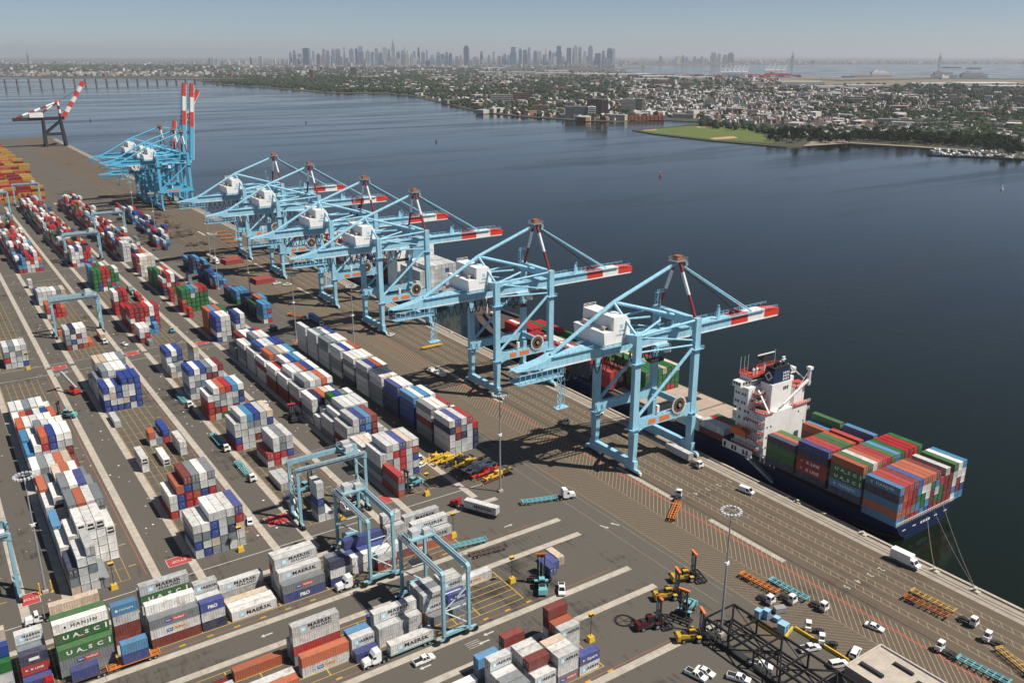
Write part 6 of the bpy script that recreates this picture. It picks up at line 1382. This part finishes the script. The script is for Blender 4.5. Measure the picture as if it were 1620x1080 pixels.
# --- channel buoys
for (u,v,c,lb) in ((1045,279,M_redp,'red channel buoy out on the bay'),(690,225,M_dark,'dark channel buoy far out on the bay'),(143,191,M_dark,'dark marker left of the raised cranes'),(484,195,M_dark,'dark marker right of the raised cranes'),(1585,300,M_white,'small white boat at right of the bay')):
    x,y = G(u,v,WZ); t = thing('channel_buoy' if 'boat' not in lb else 'small_boat',lb,'buoy' if 'boat' not in lb else 'boat',(x,y,WZ)); MB().tube((0,0,0),(0,0,1.2),1.6,1.5,n=10).build('float',c,t); MB().tube((0,0,1.2),(0,0,5),.9,.35,n=6).build('tower',c,t); MB().tube((0,0,5),(0,0,5.8),.5,.3,n=6).build('lantern',M_white if c is M_redp else c,t)
# --- trestle bridge at left
A = Vector((*G(-40,139,WZ),0)); Bp = Vector((*G(385,129.5,WZ),0)); t = thing('trestle_bridge','long low trestle bridge crossing the bay at upper left','bridge',(A.x,A.y,WZ)); d_ = Bp-A; L_ = d_.length; ux = d_.normalized(); M_br = mat('bridge_steel',(0.16,0.155,0.16),.8)
dz = Vector((0,0,1)); m = MB().bar(dz*40, ux*L_+dz*18, 16, 3.4); m.build('deck', M_br, t); MB().bar(dz*26, ux*L_+dz*8, 9, 2.2).build('lower_deck', M_br, t)
for k in range(26):
    p = ux*(L_*(k+.5)/26); h = 38.5-(k+.5)/26*22; sd = ux.cross(dz)
    MB().bar(p-sd*6, p-sd*6+dz*h, 4.5).bar(p+sd*6, p+sd*6+dz*h, 4.5).bar(p-sd*6+dz*(h-1.6), p+sd*6+dz*(h-1.6), 4, 3).build('pier', M_br, t)
# --- skylines
TW = [(486,78.2,9.5,2),(467,82,5,1),(461,84,4,0),(475,87,6,1),(497,83,4,0),(505,86,6,1),(513.6,80,4.5,0),(520,82,6,1),(528,78.5,5,1),(536,79.5,8,0),(546,77,2.5,0),(557,78.5,7,1),(565,79,4,2),(571.5,76,9,1),(583,81,8,0),(590,84,6,1),(596.5,79,7,0),(603,84,5,1),(609.5,77,7,0),(616,80,5,1),(631,83,6,1),(638,81,6,0),(645.5,82,4.5,3),(652,86,5,0),(656,83,4,1),(663,77,3.6,2),(670,83,6,1),(676,81,2.5,0),(684,88,7,1),(694,83,6.5,0),(701,87,6,1),(707,84.5,5.5,2),(713,84.5,5,2),(723,90,5,1),(729,89,4,0),(738.2,73,8,2),(752,91,8,0),(762,83,4.3,2),(773.6,88,4,1),(781,83,2.6,1),(790,90,6,0),(798.6,86,5,1),(805,88,4,1),(812,76.4,9,2),(823,78,5,2),(830.6,81,6.5,1),(836.7,76.8,5,1),(847,81,6.5,1),(854,83,4.5,0),(863,79.7,4.2,3),(870,81,4.5,2),(876,85,5,1),(883.7,75.4,9.5,2),(891,89,4,0),(899.7,77.6,7,2),(907,79,4,0),(910,73,6,0),(917,76,5,0),(925,83,5,0),(933.4,74,7,1),(945.5,85.4,9,2),(954,82,4.5,2),(963.7,77.6,8.5,2),(970.2,78.5,4,0),
      (1128,85,8,4),(1155,84.8,9,4),(1137,87,4,4),(1146,88,6,4),(1073,88.4,5,3),(1080,89.5,4,4),(1044,89,3,4),(1110,90,4,4),(1098,91,3,4)]
TC = [(0.38,0.40,0.44),(0.25,0.33,0.44),(0.10,0.18,0.31),(0.66,0.63,0.58),(0.30,0.29,0.34)]
sr = random.Random(77)
for _ in range(120):
    u_ = sr.uniform(455,972); mid = 1-abs(((u_-455)%260)/260-.5)
    TW.append((u_, 99.5-sr.random()**2*11*mid-2, sr.uniform(2.5,6), sr.choice([0,0,1,1,1,2,3])))
for _ in range(40): TW.append((sr.choice([sr.uniform(1030,1300),sr.uniform(1030,1180)]), 98.5-sr.random()**2*8, sr.uniform(2.5,5), sr.choice([0,1,4,3])))
for _ in range(26): TW.append((sr.uniform(330,460), 99-sr.random()**2*9, sr.uniform(2.5,5), sr.choice([0,1,3])))
for i,(u,vt,w_,c) in enumerate(TW):
    dist_v = 103.4 if u < 980 else 101.0; x,y = G(u, dist_v - (i*37%7)*.12, -2.0); dist = math.hypot(x,y); k = math.hypot(*[a for a in (x,y)])/FOC/ (1/math.cos(TILT))
    h = max(20,(dist_v-vt)/1460*dist); w = w_/1460*dist
    lb = 'distant grey skyscraper in the hazy skyline' if c < 2 else ('distant dark glass skyscraper in the hazy skyline' if c == 2 else ('distant pale skyscraper in the hazy skyline' if c == 3 else 'distant tower block on the far bank'))
    if u < 980: lb = lb.replace('in the hazy skyline', 'in the '+('left' if u < 560 else 'middle left' if u < 650 else 'central' if u < 800 else 'right')+' part of the hazy skyline')
    gp = lb.replace('distant ','')
    t = thing('skyscraper', lb, 'skyscraper', (x,y,-2.0), -HEAD+((i*13)%5-2)*.06, gp); mt = mat(f'tower_{c}',TC[c],.5,grime=.25,scale=.02,vary=.15)
    if i%3 == 0: MB().box(-w/2,w/2,-w*.4,w*.4,0,h*.97).build('tower_shaft',mt,t); MB().box(-w*.3,w*.3,-w*.25,w*.25,h*.97+.1,h).build('crown',mt,t)
    elif i%3 == 1: MB().box(-w/2,w/2,-w*.4,w*.4,0,h*.72).build('tower_base',mt,t); MB().box(-w*.36,w*.36,-w*.3,w*.3,h*.72+.1,h).build('tower_shaft',mt,t)
    else: MB().box(-w/2,w/2,-w*.4,w*.4,0,h*.85).build('tower_shaft',mt,t); MB().box(-w*.38,w*.38,-w*.3,w*.3,h*.85+.1,h*.94).build('setback',mt,t); MB().box(-w*.1,w*.1,-w*.1,w*.1,h*.94+.1,h).build('crown',mt,t)
    if i%4 == 1:
        for r_ in range(6): MB().box(-w*.5-.4,w*.5+.4,-w*.4-.4,-w*.4+.4,h*.1+r_*h*.1,h*.1+r_*h*.1+h*.04).build('window_band',mat('tower_band',(0.1,0.12,0.14),.4),t)
x,y = G(623,103.2,-2); dist = math.hypot(x,y); t = thing('skyscraper','tallest stepped skyscraper with a needle spire in the skyline','skyscraper',(x,y,-2),-HEAD); sc = dist/1460; mt = mat('tower_0',TC[0])
for w,z0,z1,nm in ((8,0,12,'tower_base'),(5.6,12,27,'tower_shaft'),(3.6,27,31.5,'setback'),(2.2,31.5,34,'setback')): MB().box(-w*sc/2,w*sc/2,-w*sc*.35,w*sc*.35,z0*sc+.2,z1*sc).build(nm,mt,t)
MB().tube((0,0,34*sc),(0,0,41*sc),.7*sc,.15*sc,n=6).build('spire',mt,t)
for (u,vt,lb) in ((641,75,'slim skyscraper with a thin mast'),(1253,81.5,'lone pointed tower on the far bank'),(1486,86,'small domed tower on the far bank hill'),(46,82,'thin chimney in the left distance')):
    x,y = G(u,102.2,-2); dist = math.hypot(x,y); sc = dist/1460; t = thing('spire_tower',lb,'tower',(x,y,-2),-HEAD); hh = (102.2-vt)*sc; MB().box(-1.6*sc,1.6*sc,-1.2*sc,1.2*sc,0,hh*.62).build('tower_shaft',mat('tower_4',TC[4]),t); MB().tube((0,0,hh*.62),(0,0,hh),1.2*sc,.15*sc,n=6).build('spire',mat('tower_4',TC[4]),t)
# --- harbour across: white cranes, red ship, grey ships, ferry, statue
def mini_crane(x,y,label):
    t = thing('distant_crane',label,'crane',(x,y,-2),R(10),'white cranes in the far harbour'); m_ = mat('pale_far_paint',(0.72,0.73,0.74),.5)
    for a in (0,22):
        for b in (-8,8): MB().box(a-1.4,a+1.4,b-1.4,b+1.4,0,42).build('leg',m_,t)
    MB().box(-25,30,-3,3,38,43).build('girder',m_,t); MB().bar((28,0,42),(48,0,82),3,4).build('boom',m_,t); MB().bar((20,0,42),(20,0,66),2.4).build('mast',m_,t); MB().bar((20,0,66),(-22,0,44),1.4).build('backstay',m_,t); MB().box(-1,23,-9.2,9.2,14,18).build('portal_beam',m_,t)
for i,u in enumerate((1142,1149,1156,1163,1170,1177,1212,1220,1229,1238)):
    x,y = G(u,124 if i<6 else 120,-2.2); mini_crane(x,y,'white crane with raised boom in the far harbour')
def far_ship(u0,u1,v,label,hm,sm,h1,h2,cat='ship'):
    x,y = G((u0+u1)/2,v,WZ); dist = math.hypot(x,y); L = (u1-u0)/1460*dist; t = thing('distant_ship',label,cat,(x,y,WZ),-HEAD+R(8)); MB().prism([(-L/2,0),(L*.44,0),(L/2,h1),(-L/2,h1)],-14,14).build('hull',hm,t); MB().box(-L*.42,L*.28,-12,12,h1+.05,h2).build('superstructure',sm,t); MB().box(-L*.3,-L*.18,-6,6,h2+.05,h2*1.35).build('funnel',sm,t)
M_navy = mat('naval_grey',(0.30,0.32,0.33),.6); far_ship(1208,1255,122.5,'red container ship in the far harbour',mat('far_ship_red',(0.42,0.03,0.05),.5),mat('far_ship_red2',(0.4,0.05,0.06),.5),14,26); far_ship(1520,1562,121,'right grey naval ship in the far bay',M_navy,M_navy,16,26); far_ship(1474,1514,121.5,'left grey naval ship in the far bay',M_navy,M_navy,12,30); far_ship(1487,1502,126.5,'pale grey moored ship nearest in the far bay',M_navy,M_white,10,24); far_ship(1378,1407,117,'white ferry behind the tan pier shed',M_white,M_white,14,24); far_ship(1490,1520,107.5,'dark barge upper in the far bay',M_dark,M_dark,8,10); far_ship(1530,1552,109,'dark barge lower in the far bay',M_dark,M_dark,8,10)
struct(land('harbour_pier',[(1060,122),(1262,124.5),(1330,126.5),(1476,122.2),(1476,120.8),(1330,122.6),(1262,119.2),(1060,118.4)],-1.9,mat('pier_ground',(0.2,0.17,0.14),.9)))
V,Fc,Cc = [],[],[]
for _ in range(240):
    u = hr.uniform(1000,1262); v = 120+hr.random()*3.2; x,y = G(u,v,-1.9); m = MB().box(-hr.uniform(12,40),hr.uniform(12,40),-6,6,0,hr.choice([5,8,11,14])); c = hr.choice([CC['r'],CC['m'],CC['o'],CC['g'],CC['t'],CC['b']]); addmesh(m.v,m.f,[c]*6,Matrix.Translation((x,y,-1.9)) @ Matrix.Rotation(-HEAD,4,'Z'),(V,Fc,Cc))
for (u0,u1,v,h,c) in ((1348,1378,123,16,(0.42,0.36,0.29)),(1378,1408,122.6,15,(0.5,0.42,0.32)),(1334,1350,123.6,14,(0.2,0.24,0.28)),(1300,1330,124.5,8,(0.5,0.48,0.45)),(980,1060,119.5,9,(0.62,0.6,0.56)),(890,960,111.5,14,(0.5,0.32,0.26)),(960,990,112,14,(0.5,0.36,0.28))):
    x,y = G((u0+u1)/2,v,-1.9); dist = math.hypot(x,y); w = (u1-u0)/1460*dist; m = MB().box(-w/2,w/2,-15,15,0,h); addmesh(m.v,m.f,[c]*6,Matrix.Translation((x,y,-1.9)) @ Matrix.Rotation(-HEAD,4,'Z'),(V,Fc,Cc))
stuff('harbour_cargo','far harbour sheds and stacked cargo along the pier','cargo',V,Fc,Cc,attr_mat('harbour_paint',.7,.1,.05))
x,y = G(1017.5,107.5,WZ); struct(MB().tube((x,y,-4.5),(x,y,-1),130,120,n=16).build('statue_island',mat('island_grass',(0.08,0.1,0.06),.9)))
t = thing('statue','pale green statue with raised arm on its island pedestal','statue',(x,y,-1),-HEAD); MB().box(-20,20,-20,20,0,20).build('fort',mat('pedestal_stone',(0.4,0.37,0.33),.8),t); MB().bar((0,0,20),(0,0,47),18,18,11,11).build('pedestal',mat('pedestal_stone',(0.4,0.37,0.33)),t); gm = mat('statue_green',(0.22,0.36,0.32),.7); m = MB().bar((0,0,47),(0,0,78),9,8,5.5,5); m.tube((0,0,78),(0,0,84),2.6,2.2,n=8); m.bar((-2.2,0,76),(-4,0,92),2.2,2.2,1.2,1.2); m.tube((-4,0,92),(-4,0,95),1.6,.6,n=6); m.bar((2.2,-1,75),(4.2,-2,66),2); m.build('figure',gm,t)
struct(MB().poly([(*G(u,v,-3.4),-3.4) for u,v in ((985,107.6),(1012,106.8),(1012,108.4),(985,109.2))]).build('low_island',mat('island_grass',(0.08,0.1,0.06))))
# ------------------------------------------------------------------ hazy air
hz = bpy.data.materials.new('hazy_air'); hz.use_nodes = True; n = hz.node_tree; n.nodes.clear(); ou = n.nodes.new('ShaderNodeOutputMaterial'); pv = n.nodes.new('ShaderNodeVolumePrincipled')
pv.inputs['Color'].default_value = (0.86,0.90,0.96,1); pv.inputs['Density'].default_value = HAZE_DENSITY; pv.inputs['Anisotropy'].default_value = 0.2; n.links.new(pv.outputs[0], ou.inputs['Volume'])
o = MB().box(-31000,48000,-3100,48000,-8.0,400).build('haze', hz); o['kind'] = 'stuff'; o['label'] = 'pale blue summer haze filling the air'; o['category'] = 'haze'
